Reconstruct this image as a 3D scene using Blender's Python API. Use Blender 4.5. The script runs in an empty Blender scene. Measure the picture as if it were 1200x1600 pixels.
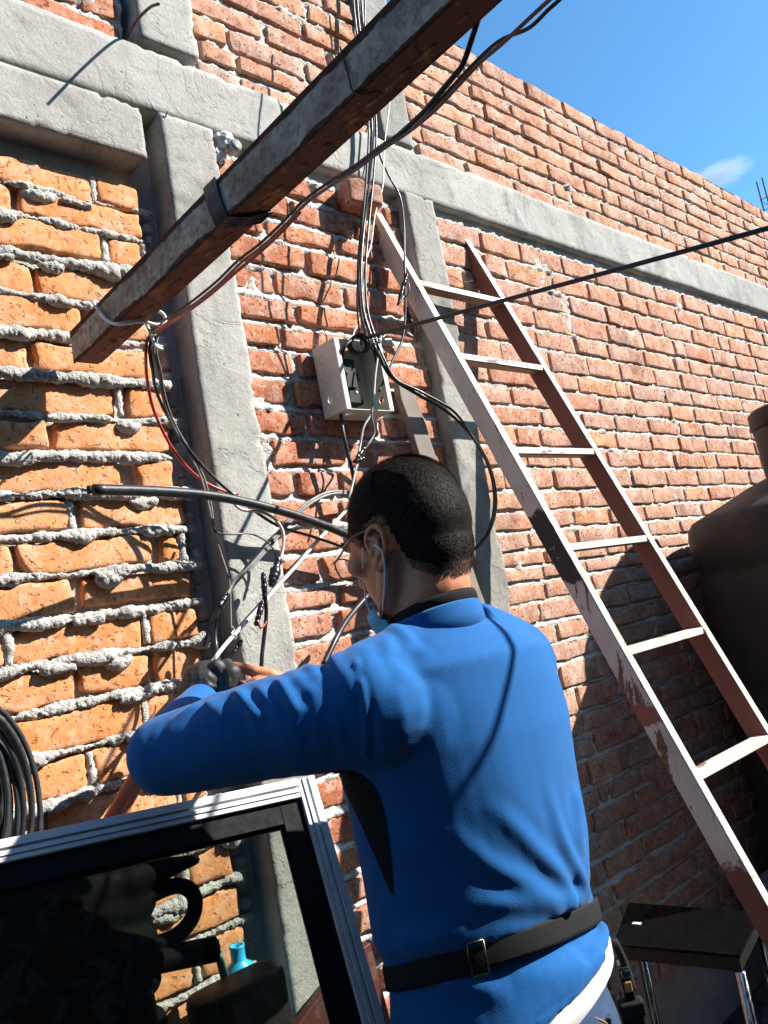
import bpy, bmesh, math, random
import numpy as np
from mathutils import Vector, Matrix
from mathutils.bvhtree import BVHTree

random.seed(11)
RNG = np.random.default_rng(7)
scene = bpy.context.scene
COL = scene.collection

# ------------------------------------------------------------------ camera
PF, PCX, PCY = 1290.0, 600.0, 800.0          # focal length and centre, in pixels of a 1200x1600 frame
A_X = np.array([0.7226, -0.0337, 0.6905])    # world X (along the wall) seen from the camera (right, down, forward)
A_X /= np.linalg.norm(A_X)
A_Z = np.array([-0.174, -0.9756, 0.1345])
A_Z -= A_X * (A_Z @ A_X)
A_Z /= np.linalg.norm(A_Z)
A_Y = -np.cross(A_X, A_Z)
MC = np.stack([A_X, A_Y, A_Z])
EYE = np.array([0.0, 0.0, 1.45])
WALL = 1.5                                    # distance of the brick wall's face
cam_d = bpy.data.cameras.new('camera')
cam_d.sensor_fit = 'VERTICAL'
cam_d.sensor_height = 36.0
cam_d.lens = 36.0 * PF / 1600.0
cam_d.clip_start = 0.02
cam_d.clip_end = 3000.0
cam = bpy.data.objects.new('camera', cam_d)
COL.objects.link(cam)
rot = Matrix([[MC[i][0], -MC[i][1], -MC[i][2]] for i in range(3)])
cam.matrix_world = Matrix.Translation(EYE) @ rot.to_4x4()
scene.camera = cam

# ------------------------------------------------------------------ sky, sun, exposure
SUN = Vector((1.12, -1.0, 1.12)).normalized()
EL = math.asin(SUN.z)
AZ = math.atan2(SUN.x, SUN.y)
world = bpy.data.worlds.new('World')
scene.world = world
world.use_nodes = True
wn = world.node_tree
bg = wn.nodes['Background']
sky = wn.nodes.new('ShaderNodeTexSky')
sky.sky_type = 'NISHITA'
sky.sun_disc = False
sky.sun_elevation = EL
sky.sun_rotation = AZ
sky.altitude = 600
sky.air_density = 1.0
sky.dust_density = 0.6
sky.ozone_density = 1.6
tint = wn.nodes.new('ShaderNodeMix')
tint.data_type = 'RGBA'
tint.blend_type = 'MULTIPLY'
tint.inputs[0].default_value = 1.0
tint.inputs[7].default_value = (0.60, 1.06, 1.26, 1.0)      # hue of the hazy highland sky
wn.links.new(sky.outputs[0], tint.inputs[6])
wn.links.new(tint.outputs[2], bg.inputs[0])
bg.inputs[1].default_value = 0.082
sun_d = bpy.data.lights.new('sun', 'SUN')
sun_d.energy = 5.0
sun_d.angle = math.radians(0.55)
sun_d.color = (1.0, 0.955, 0.88)
sun = bpy.data.objects.new('sun', sun_d)
COL.objects.link(sun)
sun.rotation_euler = SUN.to_track_quat('Z', 'Y').to_euler()
scene.view_settings.view_transform = 'Standard'
scene.view_settings.look = 'None'
scene.view_settings.gamma = 1.0
scene.view_settings.use_curve_mapping = False
scene.view_settings.exposure = 1.28


# ------------------------------------------------------------------ geometry helpers
def ray(x, y):
    return MC @ np.array([x - PCX, y - PCY, PF]) / PF


def at_y(x, y, Y):
    r = ray(x, y)
    return EYE + r * (Y / r[1])


def at_x(x, y, X):
    r = ray(x, y)
    return EYE + r * (X / r[0])


def at_z(x, y, Z):
    r = ray(x, y)
    return EYE + r * ((Z - EYE[2]) / r[2])


def at_d(x, y, d):
    return EYE + ray(x, y) * d


def hash3(i, j, k, seed):
    h = (i * 374761393 + j * 668265263 + k * 2147483647 + seed * 1274126177) & 0xFFFFFFFF
    h = ((h ^ (h >> 13)) * 1274126177) & 0xFFFFFFFF
    return ((h ^ (h >> 16)) & 0xFFFF) / 65535.0 * 2 - 1


def vnoise(p, seed=0):
    p = np.asarray(p, float)
    f = np.floor(p)
    i = f.astype(np.int64)
    t = p - f
    t = t * t * (3 - 2 * t)
    out = 0
    for dx in (0, 1):
        for dy in (0, 1):
            for dz in (0, 1):
                w = (t[:, 0] if dx else 1 - t[:, 0]) * (t[:, 1] if dy else 1 - t[:, 1]) * (t[:, 2] if dz else 1 - t[:, 2])
                out = out + w * hash3(i[:, 0] + dx, i[:, 1] + dy, i[:, 2] + dz, seed)
    return out


def fbm(p, scale=1.0, octaves=3, seed=0):
    p = np.asarray(p, float) * scale
    s, a = 0, 1.0
    for o in range(octaves):
        s = s + a * vnoise(p, seed + o * 17)
        p = p * 2.03
        a *= 0.5
    return s


def new_mesh(name, v, f, smooth=True):
    me = bpy.data.meshes.new(name)
    me.from_pydata([tuple(map(float, q)) for q in v], [], [tuple(map(int, q)) for q in f])
    if smooth:
        me.polygons.foreach_set('use_smooth', [True] * len(me.polygons))
    me.update()
    return me


def link(name, me, m=None, parent=None, loc=None):
    o = bpy.data.objects.new(name, me)
    COL.objects.link(o)
    if m is not None and me is not None and not me.materials:
        me.materials.append(m)
    if loc is not None:
        o.location = loc
    if parent is not None:
        o.parent = parent
        if loc is None:
            o.location = -Vector(parent.location)
    return o


def tag(o, label, cat, group=None, kind=None):
    if label:
        o['label'] = label
    if cat:
        o['category'] = cat
    if group:
        o['group'] = group
    if kind:
        o['kind'] = kind
    return o


def thing(name, label, cat, loc=(0, 0, 0), group=None):
    return tag(link(name, None, loc=loc), label, cat, group, 'thing')


class MB:
    """collects verts and faces of one mesh"""
    def __init__(self):
        self.v, self.f = [], []

    def add(self, v, f):
        b = len(self.v)
        self.v += [tuple(q) for q in v]
        self.f += [tuple(b + i for i in q) for q in f]
        return self

    def box(self, c, h, R=None):
        c = np.array(c, float)
        h = np.array(h, float)
        s = np.array([[x, y, z] for x in (-1, 1) for y in (-1, 1) for z in (-1, 1)], float) * h
        if R is not None:
            s = s @ np.asarray(R, float)       # rows of R are the box's own axes
        return self.add(s + c, [(0, 1, 3, 2), (4, 6, 7, 5), (0, 4, 5, 1), (2, 3, 7, 6), (0, 2, 6, 4), (1, 5, 7, 3)])

    def prism(self, poly, a, b):
        """polygon points (3-D) swept from offset a to offset b (3-D vectors)"""
        n = len(poly)
        P = np.array(poly, float)
        v = np.concatenate([P + np.array(a, float), P + np.array(b, float)])
        f = [tuple(range(n))[::-1], tuple(range(n, 2 * n))] + [(i, (i + 1) % n, n + (i + 1) % n, n + i) for i in range(n)]
        return self.add(v, f)

    def tube(self, pts, r, n=8, cap=True, closed=False):
        P = np.array(pts, float)
        k = len(P)
        rr = np.full(k, r, float) if np.isscalar(r) else np.array(r, float)
        if closed:
            T = np.roll(P, -1, 0) - np.roll(P, 1, 0)
        else:
            T = np.gradient(P, axis=0)
        T /= np.linalg.norm(T, axis=1)[:, None] + 1e-12
        up = np.array([0, 0, 1.0]) if abs(T[0][2]) < 0.9 else np.array([1.0, 0, 0])
        N = np.cross(T[0], up)
        N /= np.linalg.norm(N)
        v = []
        for i in range(k):
            N = N - T[i] * (N @ T[i])
            N /= np.linalg.norm(N) + 1e-12
            B = np.cross(T[i], N)
            for j in range(n):
                a = 2 * math.pi * j / n
                v.append(P[i] + rr[i] * (math.cos(a) * N + math.sin(a) * B))
        f = []
        for i in range(k if closed else k - 1):
            i2 = (i + 1) % k
            for j in range(n):
                j2 = (j + 1) % n
                f.append((i * n + j, i2 * n + j, i2 * n + j2, i * n + j2))
        if cap and not closed:
            f.append(tuple(range(n)))
            f.append(tuple((k - 1) * n + j for j in range(n))[::-1])
        return self.add(v, f)

    def lathe(self, prof, c=(0, 0, 0), n=24, R=None):
        """profile of (radius, height); R rows = own axes"""
        v, f = [], []
        for r, h in prof:
            for j in range(n):
                a = 2 * math.pi * j / n
                v.append((r * math.cos(a), r * math.sin(a), h))
        for i in range(len(prof) - 1):
            for j in range(n):
                j2 = (j + 1) % n
                f.append((i * n + j, i * n + j2, (i + 1) * n + j2, (i + 1) * n + j))
        f.append(tuple(range(n))[::-1])
        f.append(tuple((len(prof) - 1) * n + j for j in range(n)))
        v = np.array(v)
        if R is not None:
            v = v @ np.asarray(R, float)
        return self.add(v + np.array(c, float), f)

    def ball(self, c, r, R=None, seg=12, rings=8):
        r = np.array([r] * 3 if np.isscalar(r) else r, float)
        v = [(0, 0, 1)]
        for i in range(1, rings):
            t = math.pi * i / rings
            for j in range(seg):
                a = 2 * math.pi * j / seg
                v.append((math.sin(t) * math.cos(a), math.sin(t) * math.sin(a), math.cos(t)))
        v.append((0, 0, -1))
        f = [(0, 1 + j, 1 + (j + 1) % seg) for j in range(seg)]
        for i in range(rings - 2):
            for j in range(seg):
                a, b = 1 + i * seg + j, 1 + i * seg + (j + 1) % seg
                f.append((a, a + seg, b + seg, b))
        e = len(v) - 1
        f += [(e, e - seg + (j + 1) % seg, e - seg + j) for j in range(seg)]
        v = np.array(v) * r
        if R is not None:
            v = v @ np.asarray(R, float)
        return self.add(v + np.array(c, float), f)

    def chain(self, pts, radii, step=0.35):
        """a limb: densely overlapping balls along a polyline (to be voxel-remeshed)"""
        P = [np.array(p, float) for p in pts]
        for i in range(len(P) - 1):
            L = np.linalg.norm(P[i + 1] - P[i])
            k = max(2, int(L / (step * min(radii[i], radii[i + 1]))) + 1)
            for t in np.linspace(0, 1, k):
                self.ball(P[i] * (1 - t) + P[i + 1] * t, radii[i] * (1 - t) + radii[i + 1] * t, seg=16, rings=10)
        return self

    def loft(self, rings):
        n = len(rings[0])
        v = np.concatenate(rings)
        f = [(i * n + j, i * n + (j + 1) % n, (i + 1) * n + (j + 1) % n, (i + 1) * n + j) for i in range(len(rings) - 1) for j in range(n)]
        f.append(tuple(range(n))[::-1])
        f.append(tuple((len(rings) - 1) * n + j for j in range(n)))
        return self.add(v, f)

    def mesh(self, name, smooth=False):
        me = new_mesh(name, self.v, self.f, smooth)
        bm = bmesh.new()
        bm.from_mesh(me)
        bmesh.ops.recalc_face_normals(bm, faces=bm.faces)
        bm.to_mesh(me)
        bm.free()
        return me

    def build(self, name, m, parent=None, smooth=False, bevel=0.0, loc=None):
        o = link(name, self.mesh(name, smooth), m, parent, loc)
        if bevel:
            b = o.modifiers.new('bevel', 'BEVEL')
            b.width = bevel
            b.segments = 2
            b.limit_method = 'ANGLE'
        return o


def spline(pts, n=8):
    """Catmull-Rom through the points"""
    P = np.array(pts, float)
    P = np.vstack([2 * P[0] - P[1], P, 2 * P[-1] - P[-2]])
    out = []
    for i in range(1, len(P) - 2):
        p0, p1, p2, p3 = P[i - 1], P[i], P[i + 1], P[i + 2]
        for t in np.linspace(0, 1, n, endpoint=False):
            out.append(0.5 * (2 * p1 + (p2 - p0) * t + (2 * p0 - 5 * p1 + 4 * p2 - p3) * t * t + (3 * p1 - p0 - 3 * p2 + p3) * t ** 3))
    out.append(P[-2])
    return np.array(out)


def remesh(mb, voxel, smooth=6):
    """voxel-remesh a collection of overlapping shapes into one continuous surface"""
    me = mb.mesh('temp')
    o = bpy.data.objects.new('temp', me)
    COL.objects.link(o)
    r = o.modifiers.new('r', 'REMESH')
    r.mode = 'VOXEL'
    r.voxel_size = voxel
    if smooth:
        s = o.modifiers.new('s', 'SMOOTH')
        s.factor = 0.5
        s.iterations = smooth
    dg = bpy.context.evaluated_depsgraph_get()
    out = bpy.data.meshes.new_from_object(o.evaluated_get(dg))
    bpy.data.objects.remove(o)
    bpy.data.meshes.remove(me)
    out.polygons.foreach_set('use_smooth', [True] * len(out.polygons))
    return out


def mverts(me):
    a = np.empty(len(me.vertices) * 3)
    me.vertices.foreach_get('co', a)
    return a.reshape(-1, 3)


def mnormals(me):
    a = np.empty(len(me.vertices) * 3)
    me.vertices.foreach_get('normal', a)
    return a.reshape(-1, 3)


def setverts(me, v):
    me.vertices.foreach_set('co', v.ravel())
    me.update()


def tree_of(me):
    return BVHTree.FromPolygons([v.co for v in me.vertices], [p.vertices for p in me.polygons])


def on_mesh(tree, x, y, off=0.0):
    """the point of a surface that is seen at a place of the photograph"""
    d = Vector(ray(x, y)).normalized()
    h, nrm, _, _ = tree.ray_cast(Vector(EYE), d)
    if h is None:
        near = tree.find_nearest(Vector(EYE) + d * 1.25)
        h = near[0]
        nrm = near[1]
    return np.array(h + nrm * off)


# ------------------------------------------------------------------ materials
def rgb(c):
    return (c[0], c[1], c[2], 1.0)


class NT:
    def __init__(self, name):
        self.m = bpy.data.materials.new(name)
        self.m.use_nodes = True
        self.t = self.m.node_tree
        self.b = self.t.nodes['Principled BSDF']
        self.geo = self.n('ShaderNodeNewGeometry')
        self.pos = self.geo.outputs['Position']

    def n(self, kind, **kw):
        q = self.t.nodes.new(kind)
        for k, v in kw.items():
            setattr(q, k, v)
        return q

    def l(self, a, b):
        self.t.links.new(a, b)

    def obj_coords(self):
        self.pos = self.n('ShaderNodeTexCoord').outputs['Object']
        return self

    def noise(self, scale, detail=4, rough=0.6, stretch=None, dist=0.0):
        q = self.n('ShaderNodeTexNoise')
        q.inputs['Scale'].default_value = scale
        q.inputs['Detail'].default_value = detail
        q.inputs['Roughness'].default_value = rough
        q.inputs['Distortion'].default_value = dist
        src = self.pos
        if stretch:
            mp = self.n('ShaderNodeMapping')
            mp.inputs['Scale'].default_value = stretch
            self.l(src, mp.inputs[0])
            src = mp.outputs[0]
        self.l(src, q.inputs['Vector'])
        return q.outputs['Fac']

    def vor(self, scale, feature='F1'):
        q = self.n('ShaderNodeTexVoronoi', feature=feature)
        q.inputs['Scale'].default_value = scale
        self.l(self.pos, q.inputs['Vector'])
        return q.outputs['Distance']

    def step(self, val, lo, hi, a=0.0, b=1.0):
        q = self.n('ShaderNodeMapRange', interpolation_type='SMOOTHSTEP')
        for i, x in enumerate((lo, hi, a, b)):
            q.inputs[i + 1].default_value = x
        self.l(val, q.inputs[0])
        return q.outputs[0]

    def math(self, op, a, b=None):
        q = self.n('ShaderNodeMath', operation=op)
        for i, x in enumerate((a, b)):
            if x is None:
                continue
            if isinstance(x, (int, float)):
                q.inputs[i].default_value = x
            else:
                self.l(x, q.inputs[i])
        return q.outputs[0]

    def mix(self, fac, a, b, mode='MIX'):
        q = self.n('ShaderNodeMix', data_type='RGBA', blend_type=mode)
        if isinstance(fac, (int, float)):
            q.inputs[0].default_value = fac
        else:
            self.l(fac, q.inputs[0])
        for i, x in ((6, a), (7, b)):
            if isinstance(x, (tuple, list)):
                q.inputs[i].default_value = rgb(x)
            else:
                self.l(x, q.inputs[i])
        return q.outputs[2]

    def ramp(self, val, stops, interp='LINEAR'):
        q = self.n('ShaderNodeValToRGB')
        q.color_ramp.interpolation = interp
        e = q.color_ramp.elements
        while len(e) < len(stops):
            e.new(0.5)
        for i, (p, c) in enumerate(stops):
            e[i].position = p
            e[i].color = rgb(c)
        self.l(val, q.inputs[0])
        return q.outputs[0]

    def rand(self):
        return self.n('ShaderNodeObjectInfo').outputs['Random']

    def sep(self):
        q = self.n('ShaderNodeSeparateXYZ')
        self.l(self.pos, q.inputs[0])
        return q.outputs

    def bump(self, h, strength=0.5, dist=0.002):
        q = self.n('ShaderNodeBump')
        q.inputs['Strength'].default_value = strength
        q.inputs['Distance'].default_value = dist
        self.l(h, q.inputs['Height'])
        if self.b.inputs['Normal'].is_linked:
            self.l(self.b.inputs['Normal'].links[0].from_socket, q.inputs['Normal'])
        self.l(q.outputs[0], self.b.inputs['Normal'])
        return self

    def color(self, c):
        if isinstance(c, (tuple, list)):
            self.b.inputs['Base Color'].default_value = rgb(c)
        else:
            self.l(c, self.b.inputs['Base Color'])
        return self

    def set(self, **kw):
        for k, v in kw.items():
            s = self.b.inputs[k.replace('_', ' ')]
            if isinstance(v, (int, float)):
                s.default_value = v
            elif isinstance(v, (tuple, list)):
                s.default_value = v if len(s.default_value) == 3 else rgb(v)
            else:
                self.l(v, s)
        return self


def brick_material(name, ramp, smear, smear_amount, pit_scale, soot=0.0, pit=0.75, pit_col=(0.07, 0.025, 0.012)):
    t = NT(name)
    r = t.rand()
    c = t.ramp(r, ramp)
    big = t.noise(14, 5, 0.65)
    c = t.mix(t.step(big, 0.3, 0.75), c, (0.62, 0.55, 0.52) if pit > 0.6 else (0.84, 0.80, 0.76), 'MULTIPLY')
    fine = t.noise(90, 5, 0.7)
    c = t.mix(t.step(fine, 0.25, 0.8, 0.0, 0.55), c, (0.45, 0.38, 0.36), 'MULTIPLY')
    burnt = t.step(t.noise(7, 3, 0.5, dist=0.8), 0.62, 0.72, 0, 0.7 * pit if pit > 0.6 else 0.15)
    c = t.mix(burnt, c, (0.17, 0.045, 0.02))
    # mortar dust smeared over the face
    sm = t.math('MULTIPLY', t.step(t.noise(10, 6, 0.72, dist=0.6), 0.46, 0.66), t.step(t.noise(55, 4, 0.7), 0.3, 0.62))
    c = t.mix(t.math('MULTIPLY', sm, smear_amount), c, smear)
    if soot:
        so = t.math('MULTIPLY', t.step(t.noise(3.5, 5, 0.65), 0.5, 0.68), soot)
        c = t.mix(so, c, (0.16, 0.13, 0.11))
    pits = t.step(t.noise(pit_scale, 3, 0.55, dist=0.4), 0.60, 0.67)
    scab = t.step(t.noise(pit_scale * 0.45, 4, 0.65, dist=0.8), 0.62, 0.67)
    c = t.mix(t.math('MULTIPLY', scab, 0.8 * pit), c, (0.12, 0.05, 0.03))
    dust = t.step(t.noise(33, 5, 0.75), 0.45, 0.72, 0, 0.5)
    c = t.mix(dust, c, (0.70, 0.50, 0.40))
    c = t.mix(t.math('MULTIPLY', pits, pit), c, pit_col)
    t.color(c).set(Roughness=0.93, Specular_IOR_Level=0.15)
    h = t.math('ADD', t.math('MULTIPLY', fine, 0.5), t.math('MULTIPLY', t.noise(260, 4, 0.7), 0.35))
    h = t.math('SUBTRACT', h, t.math('MULTIPLY', pits, 0.8))
    t.bump(t.noise(22, 4, 0.6), 0.5, 0.006)
    t.bump(h, 0.85, 0.0035)
    return t.m


M = {}
M['red_brick'] = brick_material('red_brick', [(0, (0.55, 0.25, 0.15)), (0.25, (0.60, 0.32, 0.215)), (0.5, (0.56, 0.33, 0.24)), (0.7, (0.66, 0.34, 0.18)), (0.88, (0.62, 0.31, 0.20)), (1, (0.50, 0.33, 0.27))], (0.62, 0.55, 0.49), 0.5, 120, soot=0.3)
M['mid_brick'] = brick_material('mid_brick', [(0, (0.48, 0.165, 0.085)), (0.4, (0.55, 0.215, 0.115)), (0.7, (0.50, 0.225, 0.145)), (1, (0.58, 0.235, 0.115))], (0.60, 0.53, 0.47), 0.5, 110)
M['orange_brick'] = brick_material('orange_brick', [(0, (0.68, 0.285, 0.105)), (0.5, (0.73, 0.325, 0.14)), (0.8, (0.71, 0.30, 0.115)), (1, (0.75, 0.35, 0.165))], (0.58, 0.50, 0.42), 0.22, 85, pit=0.5, pit_col=(0.2, 0.08, 0.03))


def mortar_material(name, a, b, grain=170):
    t = NT(name)
    c = t.mix(t.step(t.noise(9, 5, 0.65), 0.3, 0.7), a, b)
    c = t.mix(t.step(t.noise(grain, 4, 0.75), 0.3, 0.75, 0.0, 0.6), c, (0.5, 0.48, 0.45), 'MULTIPLY')
    t.color(c).set(Roughness=0.95, Specular_IOR_Level=0.1)
    t.bump(t.noise(60, 5, 0.75), 0.8, 0.008)
    t.bump(t.math('SUBTRACT', t.noise(grain, 5, 0.8), t.vor(grain * 0.8)), 0.6, 0.004)
    return t.m


M['mortar'] = mortar_material('mortar', (0.56, 0.53, 0.49), (0.72, 0.69, 0.65))
M['pale_mortar'] = mortar_material('pale_mortar', (0.54, 0.51, 0.48), (0.72, 0.69, 0.66))
M['fresh_mortar'] = mortar_material('fresh_mortar', (0.47, 0.455, 0.43), (0.63, 0.61, 0.575), 330)


def concrete_material(name, base, light, dark, streak=True):
    t = NT(name)
    c = t.mix(t.step(t.noise(2.2, 5, 0.6), 0.3, 0.7), base, light)
    c = t.mix(t.step(t.noise(6, 6, 0.7, dist=0.7), 0.48, 0.70, 0, 0.8), c, dark)
    # peeled skin: lighter laitance islands with a crisp edge
    peel = t.step(t.noise(4.2, 7, 0.62, dist=0.9), 0.53, 0.545)
    c = t.mix(t.math('MULTIPLY', peel, 0.35), c, (0.33, 0.32, 0.29))
    if streak:
        s = t.step(t.noise(7, 6, 0.7, stretch=(1, 1, 0.16)), 0.52, 0.72, 0, 0.6)
        c = t.mix(s, c, (0.2, 0.19, 0.17))
    c = t.mix(t.step(t.noise(120, 5, 0.75), 0.3, 0.8, 0, 0.45), c, (0.45, 0.44, 0.42), 'MULTIPLY')
    pits = t.step(t.noise(70, 2, 0.5), 0.72, 0.78)
    c = t.mix(pits, c, (0.12, 0.115, 0.105))
    t.color(c).set(Roughness=0.92, Specular_IOR_Level=0.2)
    t.bump(peel, 0.6, 0.0025)
    t.bump(t.noise(18, 6, 0.7), 0.55, 0.008)
    t.bump(t.math('SUBTRACT', t.noise(150, 5, 0.75), pits), 0.6, 0.003)
    return t.m


M['concrete'] = concrete_material('concrete', (0.33, 0.32, 0.295), (0.45, 0.44, 0.41), (0.18, 0.175, 0.16))
M['old_concrete'] = concrete_material('old_concrete', (0.25, 0.24, 0.22), (0.36, 0.35, 0.325), (0.12, 0.115, 0.10))
M['ground'] = concrete_material('ground', (0.05, 0.045, 0.04), (0.075, 0.068, 0.06), (0.035, 0.032, 0.029), False)


def plain(name, col, rough=0.5, metal=0.0, var=0.3, scale=30, bump=0.0, bscale=120, spec=0.5, **kw):
    t = NT(name).obj_coords()
    dark = tuple(x * (1 - var) for x in col)
    c = t.mix(t.step(t.noise(scale, 5, 0.65), 0.3, 0.7), dark, col)
    t.color(c).set(Metallic=metal, Specular_IOR_Level=spec)
    t.set(Roughness=t.step(t.noise(scale * 2, 4, 0.6), 0.3, 0.7, max(0.02, rough - 0.08), min(1, rough + 0.1)))
    if bump:
        t.bump(t.noise(bscale, 4, 0.65), bump, 0.001)
    if kw:
        t.set(**kw)
    return t.m


def rusty(name, paint, rust, dark, amount=0.5, rough=0.55, stretch=None):
    """old paint over rust: chips with a crisp edge"""
    t = NT(name).obj_coords()
    p = t.mix(t.step(t.noise(12, 5, 0.6), 0.3, 0.75), paint, tuple(x * 0.78 for x in paint))
    r = t.mix(t.step(t.noise(40, 5, 0.7), 0.35, 0.65), rust, dark)
    chips = t.step(t.noise(16, 7, 0.68, stretch=stretch, dist=0.5), 0.62 - 0.25 * amount, 0.635 - 0.25 * amount)
    c = t.mix(chips, p, r)
    t.color(c).set(Roughness=t.step(chips, 0, 1, rough, 0.85))
    t.bump(t.math('MULTIPLY', chips, -1), 0.4, 0.0012)
    t.bump(t.noise(140, 4, 0.7), 0.35, 0.001)
    return t.m


M['black_cable'] = plain('black_cable', (0.018, 0.018, 0.02), 0.38, var=0.35, scale=60, bump=0.15)
M['grey_cable'] = plain('grey_cable', (0.22, 0.21, 0.20), 0.5, var=0.4, scale=60)
M['white_cable'] = plain('white_cable', (0.74, 0.72, 0.69), 0.45, var=0.25, scale=60)
M['pale_cable'] = plain('pale_cable', (0.70, 0.55, 0.48), 0.45, var=0.2, scale=60)
M['red_cable'] = plain('red_cable', (0.42, 0.035, 0.03), 0.42, var=0.35, scale=60)
M['pink_cable'] = plain('pink_cable', (0.36, 0.15, 0.11), 0.5, var=0.35, scale=50)
M['tape'] = plain('tape', (0.014, 0.014, 0.016), 0.3, var=0.4, scale=80, bump=0.6, bscale=90)
M['conduit'] = plain('conduit', (0.016, 0.016, 0.017), 0.4, var=0.3, scale=40, bump=0.2, bscale=70)
M['rust_wire'] = plain('rust_wire', (0.10, 0.055, 0.035), 0.8, var=0.4, scale=80, bump=0.5)
M['beam_rust'] = rusty('beam_rust', (0.15, 0.056, 0.036), (0.33, 0.125, 0.04), (0.05, 0.024, 0.018), 0.38, 0.85)
M['aluminium'] = plain('aluminium', (0.74, 0.74, 0.75), 0.36, var=0.22, scale=14, bump=0.08)
M['matt_black'] = plain('matt_black', (0.006, 0.006, 0.0065), 0.7, var=0.3, scale=40, bump=0.2, spec=0.2)
M['box_paint'] = plain('box_paint', (0.60, 0.585, 0.52), 0.45, var=0.12, scale=18, bump=0.12)
M['black_plastic'] = plain('black_plastic', (0.006, 0.006, 0.0065), 0.5, var=0.35, scale=40, bump=0.2, spec=0.2)
M['wood'] = plain('wood', (0.23, 0.19, 0.15), 0.85, var=0.4, scale=20, bump=0.4)

# ================================================================== ground
g = MB()
nx = 40
gx = np.concatenate([[-600, -120, -30], np.linspace(-8, 14, 30), [40, 150, 700]])
gy = np.concatenate([[-600, -100, -20], np.linspace(-8, 8, 24), [30, 120, 600]])
gv = np.array([[x, y, 0.0] for y in gy for x in gx])
gv[:, 2] = 0.006 * fbm(gv, 1.3, 3, 5) * (np.abs(gv[:, 0]) < 20)
gf = [(j * len(gx) + i, j * len(gx) + i + 1, (j + 1) * len(gx) + i + 1, (j + 1) * len(gx) + i) for j in range(len(gy) - 1) for i in range(len(gx) - 1)]
tag(link('ground', new_mesh('ground', gv, gf), M['ground']), 'rough grey concrete yard floor below the walls', 'ground', kind='structure')


# ================================================================== brick walls
def brick_mesh(L, Hh, Dp, r, seed, rough=0.0025, nx=6, nz=3, chip=0.5):
    """a worn handmade brick, centred, front face towards -Y"""
    def axis(h, n):
        inner = np.linspace(-h + r * 1.1, h - r * 1.1, n)
        return np.concatenate([[-h, -h + r * 0.45], inner, [h - r * 0.45, h]])
    xs, zs = axis(L / 2, nx), axis(Hh / 2, nz)
    ys = np.array([-Dp / 2, -Dp / 2 + r, Dp / 2])
    idx, v, f = {}, [], []

    def vid(i, j, k):
        if (i, j, k) not in idx:
            idx[(i, j, k)] = len(v)
            v.append((xs[i], ys[j], zs[k]))
        return idx[(i, j, k)]
    X, Y, Z = len(xs) - 1, len(ys) - 1, len(zs) - 1
    for i in range(X):
        for k in range(Z):
            f.append((vid(i, 0, k), vid(i + 1, 0, k), vid(i + 1, 0, k + 1), vid(i, 0, k + 1)))
    for j in range(Y):
        for i in range(X):
            f.append((vid(i, j, Z), vid(i + 1, j, Z), vid(i + 1, j + 1, Z), vid(i, j + 1, Z)))
            f.append((vid(i, j, 0), vid(i, j + 1, 0), vid(i + 1, j + 1, 0), vid(i + 1, j, 0)))
        for k in range(Z):
            f.append((vid(0, j, k), vid(0, j, k + 1), vid(0, j + 1, k + 1), vid(0, j + 1, k)))
            f.append((vid(X, j, k), vid(X, j + 1, k), vid(X, j + 1, k + 1), vid(X, j, k + 1)))
    v = np.array(v)
    lim = np.array([L / 2 - r, Dp / 2 - r, Hh / 2 - r])
    core = np.clip(v, -lim, lim)
    dv = v - core
    n = np.linalg.norm(dv, axis=1)[:, None]
    v = core + np.where(n > 1e-9, dv / np.maximum(n, 1e-9) * np.minimum(n, r), 0)
    o = np.array([seed * 3.7, seed * 1.3, seed * 5.1])
    edge = np.clip(n[:, 0] / r, 0, 1)
    amp = rough * (1 + 1.5 * edge)
    v[:, 0] += amp * fbm(v + o, 28, 3, seed)
    v[:, 2] += amp * fbm(v + o, 24, 3, seed + 40)
    front = v[:, 1] < -Dp / 2 + r * 1.2
    v[:, 1] += np.where(front, rough * fbm(v + o, 18, 3, seed + 80), 0)
    # chipped corners: material missing here and there along the arrises
    ch = np.clip(fbm(v + o, 13, 2, seed + 120) - 0.55, 0, 1) * chip * edge
    v -= (v - core * 0.9) * np.clip(ch, 0, 0.6)[:, None] * 0.35
    return new_mesh('brick', v, f)


def lay(wall, lines, x0, x1, length, joint, variants, mat, jitter, face_y, half_first=None, skip=None, depth=0.08, spread=0.12, tone=None):
    """lay courses between the given bed lines (top to bottom) as brick objects under a wall"""
    rows = []
    for k in range(len(lines) - 1):
        top, bot = lines[k] - joint, lines[k + 1]
        x = x0 + (0.0 if (k % 2) else -length * 0.5) + random.uniform(-0.05, 0.05)
        while x < x1 - 0.015:
            Lr = length * random.uniform(1 - spread, 1 + spread)
            if random.random() < 0.1:
                Lr *= 0.5
            a, b = max(x, x0 + 0.004), min(x + Lr - joint * random.uniform(0.7, 1.15), x1 - 0.004)
            if x1 - b < 0.05:
                b = x1 - 0.004
            if b - a > 0.025 and not (skip and skip((a + b) / 2, (top + bot) / 2)):
                rows.append((a, b, bot, top))
            x = max(b + joint, x + Lr)
    base = Vector(wall.location)
    for a, b, bot, top in rows:
        me = random.choice(variants)
        o = bpy.data.objects.new('brick', me)
        COL.objects.link(o)
        o.parent = wall
        sag = random.uniform(-1, 1) * 0.002
        o.location = Vector(((a + b) / 2, face_y + depth / 2 + random.uniform(-jitter, jitter), (bot + top) / 2 + sag)) - base
        o.scale = ((b - a) / 0.24, depth / 0.08, (top - bot) / 0.06)
        o.rotation_euler = (random.uniform(-0.03, 0.03), random.gauss(0, 0.008), random.gauss(0, 0.012))
    return rows


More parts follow.
